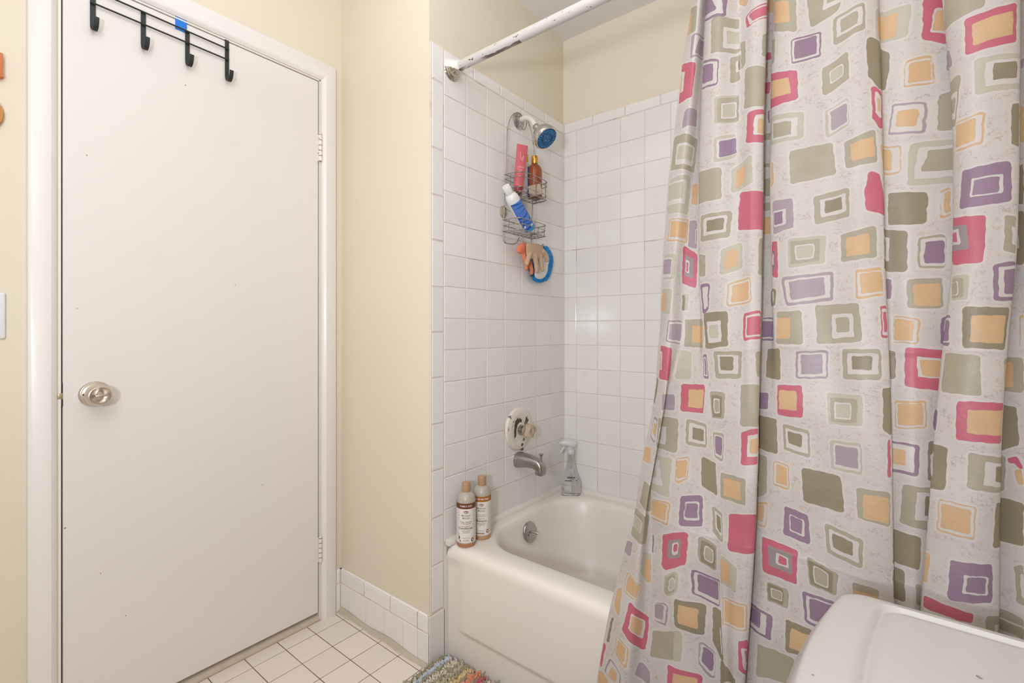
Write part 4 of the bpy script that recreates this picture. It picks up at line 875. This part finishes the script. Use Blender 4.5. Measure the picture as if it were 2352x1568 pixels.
('115 980 189 984 178 920 123 917', 'r;y .22 .18 .93 .83'),
('200 971 233 971 229 914 202 912', 'o;d .1 .15 .8 .95;w .22 .27 .65 .82;o .3 .32 .6 .77'),
('262 991 301 992 302 905 261 903', 'o'),
('353 972 374 975 375 941 353 937', 'p'),
('36 899 122 899 129 820 48 831', 'o;w .1 .3 .78 .85;l .2 .38 .65 .75'),
('16 898 33 897 39 837 17 847', 'q;w .1 .1 .9 .9;y .3 .25 .9 .7'),
('134 903 188 897 186 845 141 845', 'o;w .1 .13 .92 .88;d .25 .28 .82 .75'),
('203 883 229 882 226 822 204 829', 'o;w .1 .1 .92 .92;p .18 .15 .85 .83'),
('264 892 302 902 299 828 264 823', 'r;w .38 .15 1 .78;y .55 .27 1 .68'),
('299 928 396 923 399 853 301 856', 'd;w 0 .28 .55 .88;l 0 .37 .33 .75'),
('0 822 28 825 36 788 0 789', 'y'),
('42 806 123 806 125 717 92 725', 'l;w 0 .1 .75 .78;l 0 .15 .58 .6'),
('128 811 149 820 152 768 132 756', 'y;w .06 .06 .93 .93;y .1 .14 .85 .85'),
('172 825 206 817 210 747 174 761', 'd'),
('220 798 277 797 278 743 220 744', 'o;y .12 .17 .8 .87'),
('25 746 89 735 89 672 21 693', 'o'),
('91 704 128 707 126 654 90 657', 'y;w 0 .06 .93 .92;y 0 .1 .85 .82'),
('400 994 446 996 444 932 399 932', 'r;y .07 .18 .8 .8'),
('408 916 456 908 457 856 410 865', 'o;w .1 .13 .9 .88;d .2 .22 .68 .7'),
('493 985 549 985 548 929 494 925', 'l;o .1 .15 .85 .92;w .23 .28 .7 .82;l .28 .33 .66 .77'),
('576 1001 603 1003 587 917 575 923', 'd'),
('497 896 546 897 549 839 499 842', 'l;w .12 .1 .95 .92;q .2 .17 .88 .83'),
('581 903 587 910 587 843 581 842', 'r'),
('390 839 421 836 421 787 390 790', 'y;w .07 .06 .93 .93;y .22 .12 .85 .87'),
('441 837 516 830 521 763 445 772', 'd'),
('539 815 585 817 584 756 541 762', 'o;y .2 .17 .95 .93'),
('303 842 374 842 377 768 357 752', 'o;w 0 .15 .45 .8'),
('355 744 381 751 377 699 357 698', 'y;w 0 .08 .93 .93;y 0 .14 .65 .8'),
('611 977 652 982 654 932 611 927', 'y;w .04 .08 .95 .95;y .1 .12 .88 .88'),
('664 966 701 968 701 932 663 928', 'p'),
('730 987 799 989 798 922 732 922', 'r;y .23 .2 1 .8'),
('804 985 855 980 859 919 837 906', 'd'),
('591 905 644 902 644 848 590 849', 'p;w .02 .07 .86 .9;y .06 .24 .65 .72'),
('656 912 723 908 722 835 697 834 656 844', 'd'),
('661 887 698 897 701 853 663 848', 'w'),
('751 904 843 898 842 841 750 846', 'o;w .25 .18 .9 .85;d .42 .28 .87 .7'),
('844 896 856 904 864 886 864 882 855 893 846 890', 'r'),
('851 880 860 884 864 870 864 859 859 857', 'y'),
('622 832 698 828 697 753 617 760', 'o;w .25 .12 1 .8;d .45 .2 1 .68'),
('713 820 764 818 762 764 714 766', 'y;w .04 .05 .95 .94;y .09 .13 .86 .86'),
('610 830 612 829 610 779 609 778', 'y'),
('791 827 864 831 864 763 786 756', 'd'),
('590 748 650 743 649 687 588 691', 'd'),
('588 683 623 681 624 625 588 630', 'd'),
('660 723 708 723 705 673 657 676', 'y;w 0 .05 .8 .85;y 0 .12 .6 .75'),
('732 725 786 731 787 671 729 661', 'p;w .33 .32 .9 .8;p .4 .36 .85 .75'),
('701 654 764 647 763 634 702 630', 'r'),
('853 729 864 734 864 672 857 673', 'o;w .6 .2 1 .8'),
('779 650 864 654 864 623 779 613', 'o;w .15 .4 1 1;o .25 .5 1 1'),
('639 662 654 663 651 625 644 626', 'o'),
('1 673 85 668 75 601 11 610', 'o;w 0 .25 .55 .7;l .05 .3 .5 .68'),
('143 731 176 742 177 677 145 666', 'p;w .23 .2 .85 .8;p .28 .25 .78 .73'),
('193 724 221 712 225 650 193 669', 'o;w .2 .12 .92 .8;d .35 .2 .85 .72'),
('240 716 303 729 303 649 236 639', 'r'),
('2 592 27 594 27 561 0 562', 'q'),
('70 583 90 574 91 506 60 540', 'l;y .45 .2 1 .95'),
('92 619 96 620 96 579 93 579', 'p'),
('117 632 160 659 156 587 114 555', 'r;m .25 .2 .8 .72;w .43 .28 .72 .62;r .5 .33 .68 .55'),
('172 657 203 644 197 590 171 603', 'o;d .1 .1 .9 .95;w .27 .25 .75 .8;o .32 .3 .7 .75'),
('215 625 262 612 260 560 207 563', 'l;y 0 .12 .62 .87'),
('26 527 73 506 63 473 25 477', 'y;w .05 .06 .95 .94;y .13 .1 .85 .85'),
('120 544 146 567 142 525 118 501', 'l;o .1 .1 .8 .95;w .32 .25 .75 .8;l .38 .3 .7 .75'),
('162 583 205 571 201 514 161 531', 'p;w .08 .08 .96 .93;p .18 .12 .9 .8'),
('10 470 20 479 31 418 13 428', 'y'),
('101 471 126 485 121 433 100 429', 'q;w 0 .05 .88 .92;q .02 .1 .7 .8'),
('137 509 178 515 175 450 134 448', 'd;y .15 .17 .78 .83'),
('212 534 291 546 294 494 210 480', 'y;w .05 .06 .95 .95;y .1 .12 .9 .88'),
('188 513 205 508 210 447 187 443', 'd'),
('44 466 90 430 88 354 37 394', 'r;w .2 .2 .88 .72;y .27 .25 .78 .68'),
('412 755 454 746 458 691 410 699', 'p;w .23 .22 .78 .8;p .28 .26 .7 .74'),
('369 681 436 676 435 611 374 611', 'r;m .2 .17 .87 .75;w .42 .3 .77 .62;r .49 .35 .72 .57'),
('486 739 548 724 547 673 490 686', 'o;w .12 .13 .9 .85;d .22 .22 .75 .72'),
('451 671 510 651 506 610 456 619', 'o;d .05 .1 .85 .95;w .2 .2 .7 .85;o .25 .25 .66 .8'),
('382 594 422 595 420 558 384 556', 'o;d .05 .08 .75 .92;w .2 .25 .68 .75;o .25 .3 .65 .7'),
('300 539 395 532 393 483 300 491', 'p;w 0 .1 .9 .9;p 0 .13 .78 .75'),
('443 603 504 600 490 538 447 549', 'p;w .1 .1 1 .9;p .22 .15 1 .8'),
('417 539 463 538 442 483 416 477', 'd;y .22 .2 1 .85'),
('531 646 567 644 567 613 530 608', 'o;y 0 .4 1 1'),
('28 373 57 363 56 316 28 335', 'y;w .05 .06 .9 .9;y .15 .12 .75 .85'),
('78 331 98 316 97 286 73 303', 'q'),
('99 404 148 445 144 382 96 348', 'l;o 0 0 .72 1'),
('168 437 191 420 188 365 165 388', 'q;w .08 .08 .95 .92;p .2 .13 .85 .8'),
('125 359 170 371 168 312 123 274', 'r;y .17 .13 .88 1'),
('272 471 293 476 351 390 275 415', 'r;w .25 .2 .65 .85;r .5 .25 .6 .6'),
('370 464 432 472 423 417 370 402', 'o'),
('14 404 17 404 15 342 7 339', 'd'),
('3 332 11 330 7 275 0 283', 'r'),
('22 313 49 297 48 274 15 269', 'q;w .1 .08 .9 .95;y .3 .3 .7 1'),
('0 262 13 268 31 257 5 229', 'y'),
('188 511 203 505 212 404 186 442', 'd;w .7 .35 .85 .9'),
('201 408 213 396 271 388 198 356', 'd')]

# ------------------------------------------------------------------ shower curtain
GRID = np.array(GRID, float) / 1000
ROWS = np.linspace(1.955, 0.06, GRID.shape[0])
SV = np.concatenate([[0], np.cumsum(np.linalg.norm(np.diff(GRID, axis=1), axis=2).mean(0))])
def crm(P, u):
    n = len(P); i = np.clip(np.floor(u).astype(int), 0, n - 2); t = (u - i).reshape((-1,) + (1,) * (P.ndim - 1))
    g = lambda k: P[np.clip(k, 0, n - 1)]
    a, b, c, d = g(i - 1), g(i), g(i + 1), g(i + 2)
    return .5 * (2 * b + (c - a) * t + (2 * a - 5 * b + 4 * c - d) * t * t + (3 * b - a - 3 * c + d) * t ** 3)
sv = np.linspace(0, SV[-1], int(SV[-1] / .0017)); zv = np.linspace(ROWS[0], ROWS[-1], int(1.895 / .0021))
A_ = crm(GRID, (ROWS[0] - zv) / (ROWS[0] - ROWS[-1]) * (len(ROWS) - 1))
PT = crm(A_.transpose(1, 0, 2), np.interp(sv, SV, np.arange(len(SV)))).transpose(1, 0, 2).copy()
SS, ZZ = np.meshgrid(sv, zv)
# packing creases and soft crumpling of the vinyl
dn = np.zeros_like(SS)
for zc, am in ((1.068, .0016), (1.46, .0009), (0.66, .0014)):
    dn += am * np.exp(-np.abs(ZZ - zc - .004 * np.sin(SS * 19)) / .006)
rng = np.random.RandomState(3)
for _ in range(60):
    kx, kz, ph = rng.normal(0, 34), rng.normal(0, 22), rng.uniform(0, 6.28); dn += .00034 * np.sin(kx * SS + kz * ZZ + ph) * np.clip(1.35 - ZZ * .45, .3, 1.4)
PT[..., 1] -= dn
nzc, nsc = SS.shape
cv_ = PT.reshape(-1, 3)
idx = np.arange(nzc * nsc).reshape(nzc, nsc)
quads = np.stack([idx[:-1, :-1], idx[:-1, 1:], idx[1:, 1:], idx[1:, :-1]], -1).reshape(-1, 4)
# printed pattern: signed distances (metres, negative inside) for every ink
INKS = dict(l=(188, 181, 163), o=(170, 161, 140), d=(146, 134, 110), y=(208, 172, 132), r=(194, 104, 119), p=(148, 122, 141), q=(168, 151, 158), m=(154, 141, 142))
SD = {k: np.full(SS.shape, .05, np.float32) for k in INKS}
ALL = np.full(SS.shape, .05, np.float32)
wa = .0004 * (np.sin(SS * 190 + ZZ * 80) + np.sin(ZZ * 230 - SS * 100 + 1.3)) + .00022 * np.sin(SS * 520 + ZZ * 430)
wb2 = .0004 * (np.sin(ZZ * 205 + SS * 70 + .7) + np.sin(SS * 240 - ZZ * 140)) + .00022 * np.sin(ZZ * 560 - SS * 380)
def poly_sd(P, r):
    P = np.array(P, float); c = P.mean(0); mnx, mny = P.min(0) - .05; mxx, mxy = P.max(0) + .05
    i0, i1 = np.searchsorted(-zv, [-mxy, -mny]); j0, j1 = np.searchsorted(sv, [mnx, mxx])
    sl = (slice(max(i0, 0), i1), slice(max(j0, 0), j1))
    X = SS[sl] + wa[sl]; Z = ZZ[sl] + wb2[sl]
    if X.size == 0: return sl, None
    d2 = np.full(X.shape, 1e9); inside = np.zeros(X.shape, bool); n = len(P)
    for i in range(n):
        (x0, z0), (x1, z1) = P[i], P[(i + 1) % n]
        ex, ez = x1 - x0, z1 - z0; L = ex * ex + ez * ez
        if L < 1e-12: continue
        t = np.clip(((X - x0) * ex + (Z - z0) * ez) / L, 0, 1)
        d2 = np.minimum(d2, (X - x0 - ex * t) ** 2 + (Z - z0 - ez * t) ** 2)
        cnd = (z0 > Z) != (z1 > Z)
        if z1 != z0: inside ^= cnd & (X < (x1 - x0) * (Z - z0) / (z1 - z0) + x0)
    return sl, (np.where(inside, -1, 1) * np.sqrt(d2) - r).astype(np.float32)
def shrink(P, r):
    P = np.array(P, float); c = P.mean(0); e = np.abs(P - c).mean(0) + 1e-6
    return c + (P - c) * np.clip(1 - r / e, .1, 1)
def ink(k, P, r):
    e = np.abs(np.array(P) - np.mean(P, 0)).mean(0).min(); r = min(r, e * .45)
    sl, d = poly_sd(shrink(P, r), r)
    if d is None: return
    for c_ in SD:
        SD[c_][sl] = np.minimum(SD[c_][sl], d) if c_ == k else np.maximum(SD[c_][sl], -d)
    ALL[sl] = np.minimum(ALL[sl], d)
def motif(P, spec):
    P = np.array(P, float)
    for lay in spec.split(';'):
        t = lay.split(); k = t[0]
        if len(t) == 1 or len(P) != 4: ink(k, P, .005); continue
        u0, v0, u1, v1 = map(float, t[1:])
        B = lambda u, v: (P[0] * (1 - u) + P[1] * u) * (1 - v) + (P[3] * (1 - u) + P[2] * u) * v
        ink(k, [B(u0, v0), B(u1, v0), B(u1, v1), B(u0, v1)], .0025)
for q_, spec in MOTIFS:
    a = np.array(list(map(float, q_.split()))).reshape(-1, 2) / 1000; motif(a, spec)
# the same print goes on where the photograph shows nothing of the cloth
random.seed(5)
kinds = ['o', 'd', 'l;w .15 .15 .87 .85;o .28 .28 .75 .72', 'r;y .2 .2 .85 .8', 'y;w .06 .07 .94 .93;y .15 .15 .87 .86', 'p;w .06 .08 .94 .92;p .15 .17 .86 .84', 'o;y .2 .18 .82 .85', 'o;w .14 .14 .88 .84;d .26 .26 .78 .72', 'q', 'r']
for z in np.arange(1.93, .08, -.083):
    for s_ in np.arange(.02, SV[-1] - .02, .074):
        a, b = s_ + random.uniform(-.012, .012), z + random.uniform(-.012, .012); hw, hh = random.uniform(.018, .034), random.uniform(.022, .034)
        i0, i1 = np.searchsorted(-zv, [-(b + hh + .006), -(b - hh - .006)]); j0, j1 = np.searchsorted(sv, [a - hw - .006, a + hw + .006])
        if ALL[max(i0, 0):i1, max(j0, 0):j1].min(initial=1) < .006 or (s_ < SV[25] - .02 and .30 < b < 1.865): continue
        J = lambda: random.uniform(-.005, .005)
        motif([(a - hw + J(), b + hh + J()), (a + hw + J(), b + hh + J()), (a + hw + J(), b - hh + J()), (a - hw + J(), b - hh + J())], random.choice(kinds))
cm = bpy.data.meshes.new('curtain_sheet')
loc_c = (1.05, -0.7212, 0.06)
cm.vertices.add(len(cv_)); cm.vertices.foreach_set('co', (cv_ - np.array(loc_c)).ravel())
cm.loops.add(quads.size); cm.loops.foreach_set('vertex_index', quads.ravel().astype(np.int32))
cm.polygons.add(len(quads)); cm.polygons.foreach_set('loop_start', np.arange(0, quads.size, 4, dtype=np.int32)); cm.polygons.foreach_set('loop_total', np.full(len(quads), 4, np.int32))
cm.update(calc_edges=True); cm.polygons.foreach_set('use_smooth', [True] * len(quads))
for k, a in list(SD.items()) + [('edge', ALL)]:
    at = cm.attributes.new('ink_' + k, 'FLOAT', 'POINT'); at.data.foreach_set('value', a.ravel())
for k, a in (('cs', SS), ('cz', ZZ)):
    at = cm.attributes.new(k, 'FLOAT', 'POINT'); at.data.foreach_set('value', a.ravel().astype(np.float32))
n = NT('printed_vinyl')
at = lambda k: n.n('ShaderNodeAttribute', attribute_name=k).outputs['Fac']
cx = n.n('ShaderNodeCombineXYZ'); n.l(at('cs'), cx.inputs[0]); n.l(at('cz'), cx.inputs[1]); uvz = cx.outputs[0]
paper = n.mix(n.noise(9, 4, uvz), lin((198, 190, 183)), lin((207, 199, 193)))
mpn = n.n('ShaderNodeMapping'); mpn.inputs['Scale'].default_value = (.7, 1.3, 1); n.l(uvz, mpn.inputs[0])
stroke = n.math('ABSOLUTE', n.math('SUBTRACT', n.noise(70, 2, uvz), .5))
stroke2 = n.math('ABSOLUTE', n.math('SUBTRACT', n.noise(115, 1, mpn.outputs[0]), .47))
fl_ = n.math('MAXIMUM', n.math('MULTIPLY', n.step(stroke, .022, .008), n.step(n.noise(48, 2, uvz), .46, .55)), n.math('MULTIPLY', n.step(stroke2, .026, .010), n.step(n.noise(39, 2, mpn.outputs[0]), .54, .62)))
fl_ = n.math('MULTIPLY', fl_, n.step(at('ink_edge'), .002, .006))
fcol = n.mix(n.step(n.noise(21, 1, uvz), .45, .6), lin((168, 154, 142)), lin((196, 158, 140)))
paper = n.mix(n.math('MULTIPLY', n.step(at('ink_edge'), .005, .002), .24), paper, lin((219, 212, 206)))
col = n.mix(n.math('MULTIPLY', fl_, .62), paper, fcol)
tone = n.math('ADD', .89, n.math('MULTIPLY', n.noise(30, 5, uvz), .20))
for k, rgb in INKS.items():
    c = lin(rgb); vm = n.n('ShaderNodeVectorMath', operation='SCALE'); vm.inputs[0].default_value = c[:3]; n.l(tone, vm.inputs['Scale'])
    rim = n.n('ShaderNodeVectorMath', operation='SCALE'); n.l(vm.outputs[0], rim.inputs[0]); n.l(n.math('SUBTRACT', 1.0, n.math('MULTIPLY', n.step(at('ink_' + k), -.0022, -.0002), .06)), rim.inputs['Scale'])
    col = n.mix(n.step(at('ink_' + k), .0005, -.0005), col, rim.outputs[0])
n.l(col, n.b.inputs['Base Color']); n.set(rough=.40, spec=.38)
n.bump(n.noise(130, 3, uvz), .22, .0025)
tr_ = n.n('ShaderNodeBsdfTranslucent'); n.l(col, tr_.inputs[0])
mx = n.n('ShaderNodeMixShader'); mx.inputs[0].default_value = .22; n.l(n.b.outputs[0], mx.inputs[1]); n.l(tr_.outputs[0], mx.inputs[2]); n.l(mx.outputs[0], n.out.inputs[0])
cur = thing('shower_curtain', 'pale vinyl shower curtain printed with olive, orange, crimson and purple squares', 'curtain', loc_c)
obj('curtain_sheet', cm, n.m, cur)
rings = MB()
ringm = mat('white_ring_plastic', (232, 228, 222), .35)
top = PT[0]
for s_ in np.linspace(.02, SV[-1] - .02, 10):
    j = int(np.searchsorted(sv, s_)); p = top[min(j, nsc - 1)]
    obj('curtain_ring', MB().tube([(p[0], -0.7212 + .026 * math.cos(t), 1.988 + .033 * math.sin(t)) for t in np.linspace(0, 2 * pi, 26, endpoint=False)], .0022, 7, closed=True), ringm, cur)

# ------------------------------------------------------------------ bath mat
mat_ = thing('bath_mat', 'shaggy striped chenille bath mat in olive, blue, beige, orange and red beside the tub', 'bath mat', (0.42, -1.0, 0))
MX0, MX1, MY0, MY1 = 0.020, 0.72, -1.24, -0.766
obj('backing', MB().box(MX0 + .004, MX1, MY0, MY1, 0.0, 0.010, .003), mat('khaki_mat_backing', (150, 136, 104), .95), mat_)
SC = dict(o=(164, 150, 118), b=(196, 204, 210), c=(214, 202, 182), g=(186, 176, 142), y=(224, 192, 136), r=(230, 142, 104), k=(194, 76, 90), p=(214, 184, 176))
seq = 'obocogoyorokopo' + 'bocogoyorokopo' * 3
random.seed(21); vv = []; ff = []; cc = []
pitch = .0152; ns_ = int((MX1 - MX0) / pitch)
for i in range(ns_):
    x = MX0 + .004 + i * pitch; key = seq[i % len(seq)]; c = lin(SC[key]); chen = key != 'o'
    y = MY1 - .004
    while y > MY0:
        for _ in range(8 if x < .34 and y > -1.02 else 3):
            bx, by = x + random.gauss(0, .0036), y + random.uniform(-.006, .006); h = random.uniform(.012, .020) + (.003 if chen else .002); lean = (random.gauss(0, .006), random.gauss(0, .006)); r0 = random.uniform(.0021, .0031) * (1.2 if chen else 1)
            o_ = len(vv)
            for k, (t, rr) in enumerate(((0, .8), (.4, 1.15), (.8, 1.15), (1, .7))):
                for j in range(5):
                    a = j * 2 * pi / 5; vv.append((bx + lean[0] * t * t + r0 * rr * math.cos(a) - .42, by + lean[1] * t * t + r0 * rr * math.sin(a) + 1.0, .008 + h * t))
            for k in range(3):
                for j in range(5): ff.append((o_ + k * 5 + j, o_ + k * 5 + (j + 1) % 5, o_ + k * 5 + 5 + (j + 1) % 5, o_ + k * 5 + 5 + j))
            ff.append(tuple(o_ + 15 + j for j in range(5)))
            s_ = random.uniform(.8, 1.08); cc += [(c[0] * s_, c[1] * s_, c[2] * s_, 1)] * 20
        y -= .0085
pm = bpy.data.meshes.new('pile'); pm.from_pydata(vv, [], ff); pm.update(); pm.polygons.foreach_set('use_smooth', [True] * len(pm.polygons))
a_ = pm.attributes.new('yarn', 'FLOAT_COLOR', 'POINT'); a_.data.foreach_set('color', np.array(cc, np.float32).ravel())
n = NT('chenille_yarn'); n.l(n.n('ShaderNodeAttribute', attribute_name='yarn').outputs['Color'], n.b.inputs['Base Color']); n.set(rough=.95, sheen=.3)
obj('pile', pm, n.m, mat_, kind='stuff', label='striped chenille pile')

# ------------------------------------------------------------------ toilet (its tank lid reaches into the picture)
cer = NT('white_ceramic'); c = lin((198, 193, 187)); spk = cer.step(cer.noise(48, 1), .775, .785)
cer.l(cer.mix(spk, c, lin((150, 140, 130))), cer.b.inputs['Base Color']); cer.set(rough=.2); cer = cer.m
toi = thing('toilet', 'white toilet tank with rounded lid in front of the patterned curtain', 'toilet', (1.15, -1.29, 0))
def tring(x0, x1, y0, y1, r, z, bulge, k=9):
    P = []
    for cx, cyy, a in ((x1 - .012, y1 - .012, 0), (x0 + r, y1 - r, pi / 2), (x0 + r, y0 + r, pi), (x1 - .012, y0 + .012, 1.5 * pi)):
        rr = r if a in (pi / 2, pi) else .012
        for i in range(k): t = a + i / (k - 1) * pi / 2; P.append([cx + rr * math.cos(t), cyy + rr * math.sin(t)])
        if a == pi / 2:
            for j in range(1, 16): P.append([x0, (y1 - r) + (y0 + r - (y1 - r)) * j / 16])
    ym, yh = (y0 + y1) / 2, (y1 - y0) / 2
    return [(x + bulge * (((y - ym) / yh) ** 2 - 1) * max(0, min(1, (x1 - x) / (x1 - x0))), y, z) for x, y in P]
LX0, LX1, LY0, LY1 = 1.1285, 1.395, -1.5300, -1.0475
lid = MB().loft([tring(LX0 - .004, LX1, LY0 - .003, LY1 + .003, .024, .690, .030), tring(LX0 - .013, LX1, LY0 - .006, LY1 + .004, .026, .694, .030), tring(LX0 - .0155, LX1, LY0 - .007, LY1 + .005, .026, .702, .030), tring(LX0 - .0145, LX1, LY0 - .006, LY1 + .004, .026, .712, .030),
    tring(LX0 - .0035, LX1, LY0 - .001, LY1 + .001, .024, .733, .030), tring(LX0 - .0015, LX1 - .001, LY0 + .0005, LY1 - .0005, .023, .7365, .030), tring(LX0 + .0015, LX1 - .003, LY0 + .003, LY1 - .003, .022, .7385, .030), tring(LX0 + .006, LX1 - .005, LY0 + .006, LY1 - .006, .021, .7393, .029),
    tring(LX0 + .032, LX1 - .012, LY0 + .016, LY1 - .0150, .020, .7415, .022), tring(LX0 + .0385, LX1 - .016, LY0 + .020, LY1 - .0180, .020, .7420, .020), tring(LX0 + .0415, LX1 - .018, LY0 + .0225, LY1 - .0198, .020, .7370, .019), tring(LX0 + .0445, LX1 - .02, LY0 + .0250, LY1 - .0225, .020, .7362, .018), tring(LX0 + .0465, LX1 - .022, LY0 + .027, LY1 - .0255, .020, .7380, .018), tring(LX0 + .060, LX1 - .03, LY0 + .04, LY1 - .038, .012, .7384, .012)])
obj('tank_lid', lid, cer, toi, smooth=70)
obj('tank', MB().loft([tring(LX0 + .022, LX1 - .002, LY0 + .035, LY1 - .035, .03, .385, .02), tring(LX0 + .012, LX1 - .001, LY0 + .018, LY1 - .018, .035, .45, .026), tring(LX0 - .002, LX1 - .001, LY0 + .004, LY1 - .004, .034, .694, .030)]), cer, toi, smooth=60)
def ell(cx, a, b, z, n=40, ey=-1.29, back=0.0):
    return [(cx + a * math.cos(t), ey + b * math.sin(t), z) for t in np.linspace(0, 2 * pi, n, endpoint=False)]
obj('bowl', MB().loft([ell(.98, .20, .105, 0.0), ell(.98, .195, .10, .05), ell(.97, .16, .085, .14), ell(.94, .20, .13, .25), ell(.905, .255, .175, .345), ell(.90, .268, .185, .385), ell(.90, .22, .14, .385), ell(.91, .17, .10, .28), ell(.94, .06, .04, .20)]).box(1.10, 1.385, -1.40, -1.18, .26, .384, .02), cer, toi, smooth=60)
obj('seat', MB().loft([ell(.90, .272, .188, .387), ell(.90, .275, .190, .397), ell(.90, .268, .184, .405), ell(.90, .18, .105, .405), ell(.90, .172, .10, .396), ell(.90, .178, .104, .387), ell(.90, .272, .188, .387)], False, False), cer, toi, smooth=60)
obj('seat_cover', MB().loft([ell(.90, .270, .186, .407), ell(.90, .274, .189, .414), ell(.90, .262, .178, .422), ell(.90, .10, .06, .426)]), cer, toi, smooth=60)
obj('flush_lever', MB().lathe([(.012, 0), (.012, .010), (0, .012)], (1.118, -1.155, .655), (-1, 0, 0), 20).tube([(1.106, -1.155, .655), (1.102, -1.19, .652), (1.101, -1.225, .648)], [.005, .0055, .006], 10), chrome, toi)

# ------------------------------------------------------------------ over-door hook rack, tape
blk = mat('black_satin_metal', (46, 48, 46), .45, .2, var=.2, scale=60)
hx = XL + .0045
rack = thing('over_door_hook_rack', 'black metal over-door rack with four curled hooks on the white door', 'hook rack', (XL, -1.395, 2.05))
obj('upper_rod', MB().tube([(hx + .0042, -1.572, 2.0262), (hx + .0042, -1.2275, 2.0210)], .0024, 10), blk, rack)
obj('lower_rod', MB().tube([(hx + .0042, -1.572, 1.9905), (hx + .0042, -1.2275, 1.9860)], .0024, 10), blk, rack)
for i, y in enumerate((-1.5650, -1.4535, -1.3430, -1.2312)):
    ztop = 2.0515 if i in (0, 3) else 2.028
    path = [(hx - .0020, y, ztop), (hx - .0020, y, 1.99), (hx - .0020, y, 1.945), (hx - .0012, y, 1.930), (hx + .0035, y + .0005, 1.9195), (hx + .012, y + .001, 1.9145), (hx + .021, y + .0015, 1.9185), (hx + .027, y + .002, 1.929), (hx + .030, y + .002, 1.944)]
    if i in (0, 3): path = [(XL - .030, y, 2.0512), (hx - .004, y, 2.0518)] + path
    m = MB(); pts = path if i in (0, 3) else path
    pts = path[:2] + spline(path[2:] if i in (0, 3) else path[1:], 5) if i in (0, 3) else spline(path, 5)
    wv = .0058; tk = .0012; R = []
    for k, p in enumerate(pts):
        a = Vector(pts[max(k - 1, 0)]); b = Vector(pts[min(k + 1, len(pts) - 1)]); t = (b - a).normalized(); nn = t.cross(Vector((0, 1, 0))).normalized(); p = Vector(p)
        R.append([tuple(p + Vector((0, wv * s1, 0)) + nn * tk * s2) for s1, s2 in ((-1, -1), (1, -1), (1, 1), (-1, 1))])
    obj('hook', m.loft(R), blk, rack, smooth=30)
tape = MB()
R = []
for y, zt, zb in ((-1.3743, 2.0600, 2.0192), (-1.3590, 2.0608, 2.0196), (-1.3436, 2.0618, 2.0180)):
    R.append([(XL + .0001, y, zb), (XL + .0001, y, zt), (XL + .0009, y, zt), (XL + .0009, y, zb)])
tag(obj('painters_tape', tape.loft(R), mat('bright_blue_tape', (22, 124, 222), .6, var=.1), loc=(XL, -1.359, 2.02), smooth=0), 'small square of bright blue tape at the top of the door behind the hook rack', 'tape')

# ------------------------------------------------------------------ light switch, wooden wall pieces
swp = thing('light_switch', 'white light switch plate on the cream wall left of the door', 'light switch', (XL, -1.763, 1.1405))
plate = mat('white_switch_plate', (232, 228, 226), .35)
obj('plate', MB().box(XL - .001, XL + .0062, -1.7985, -1.7275, 1.0835, 1.1975, .0045, 3), plate, swp)
obj('toggle', MB().box(XL + .005, XL + .0125, -1.7675, -1.7585, 1.130, 1.152, .002), plate, swp)
for z in (1.1105, 1.1705): obj('screw', MB().lathe([(.003, .006), (.0028, .0072), (0, .0074)], (XL, -1.763, z), (1, 0, 0), 12), plate, swp)
wood = NT('orange_brown_wood'); wv_ = wood.n('ShaderNodeTexWave'); wv_.inputs['Scale'].default_value = 28; wv_.inputs['Distortion'].default_value = 5; wv_.inputs['Detail'].default_value = 3
mpw = wood.n('ShaderNodeMapping'); mpw.inputs['Scale'].default_value = (1, 1, .15); wood.l(wood.coord(), mpw.inputs[0]); wood.l(mpw.outputs[0], wv_.inputs['Vector'])
wood.l(wood.mix(wv_.outputs['Fac'], lin((176, 104, 48)), lin((222, 160, 88))), wood.b.inputs['Base Color']); wood.set(rough=.4); wood = wood.m
redw = NT('reddish_wood'); redw.l(redw.mix(redw.noise(30), lin((186, 96, 56)), lin((214, 128, 74))), redw.b.inputs['Base Color']); redw.set(rough=.4); redw = redw.m
tag(obj('wooden_block', MB().box(XL + .0002, XL + .016, -1.815, -1.7325, 1.7150, 1.7765, .003).box(XL + .004, XL + .0175, -1.816, -1.7315, 1.7165, 1.7205, .001), redw, loc=(XL, -1.773, 1.715)), 'reddish square-cornered wooden piece on the cream wall, above the round one', 'wall decoration')
tag(obj('wooden_disc', MB().lathe([(.040, 0), (.0465, .003), (.0480, .009), (.045, .015), (.034, .019), (0, .021)], (XL + .0002, -1.7755, 1.628), (1, 0, 0), 48, sx=.93, sy=1.0), wood, loc=(XL, -1.7755, 1.58), smooth=60), 'rounded orange-brown wooden piece on the cream wall, below the square-cornered one', 'wall decoration')
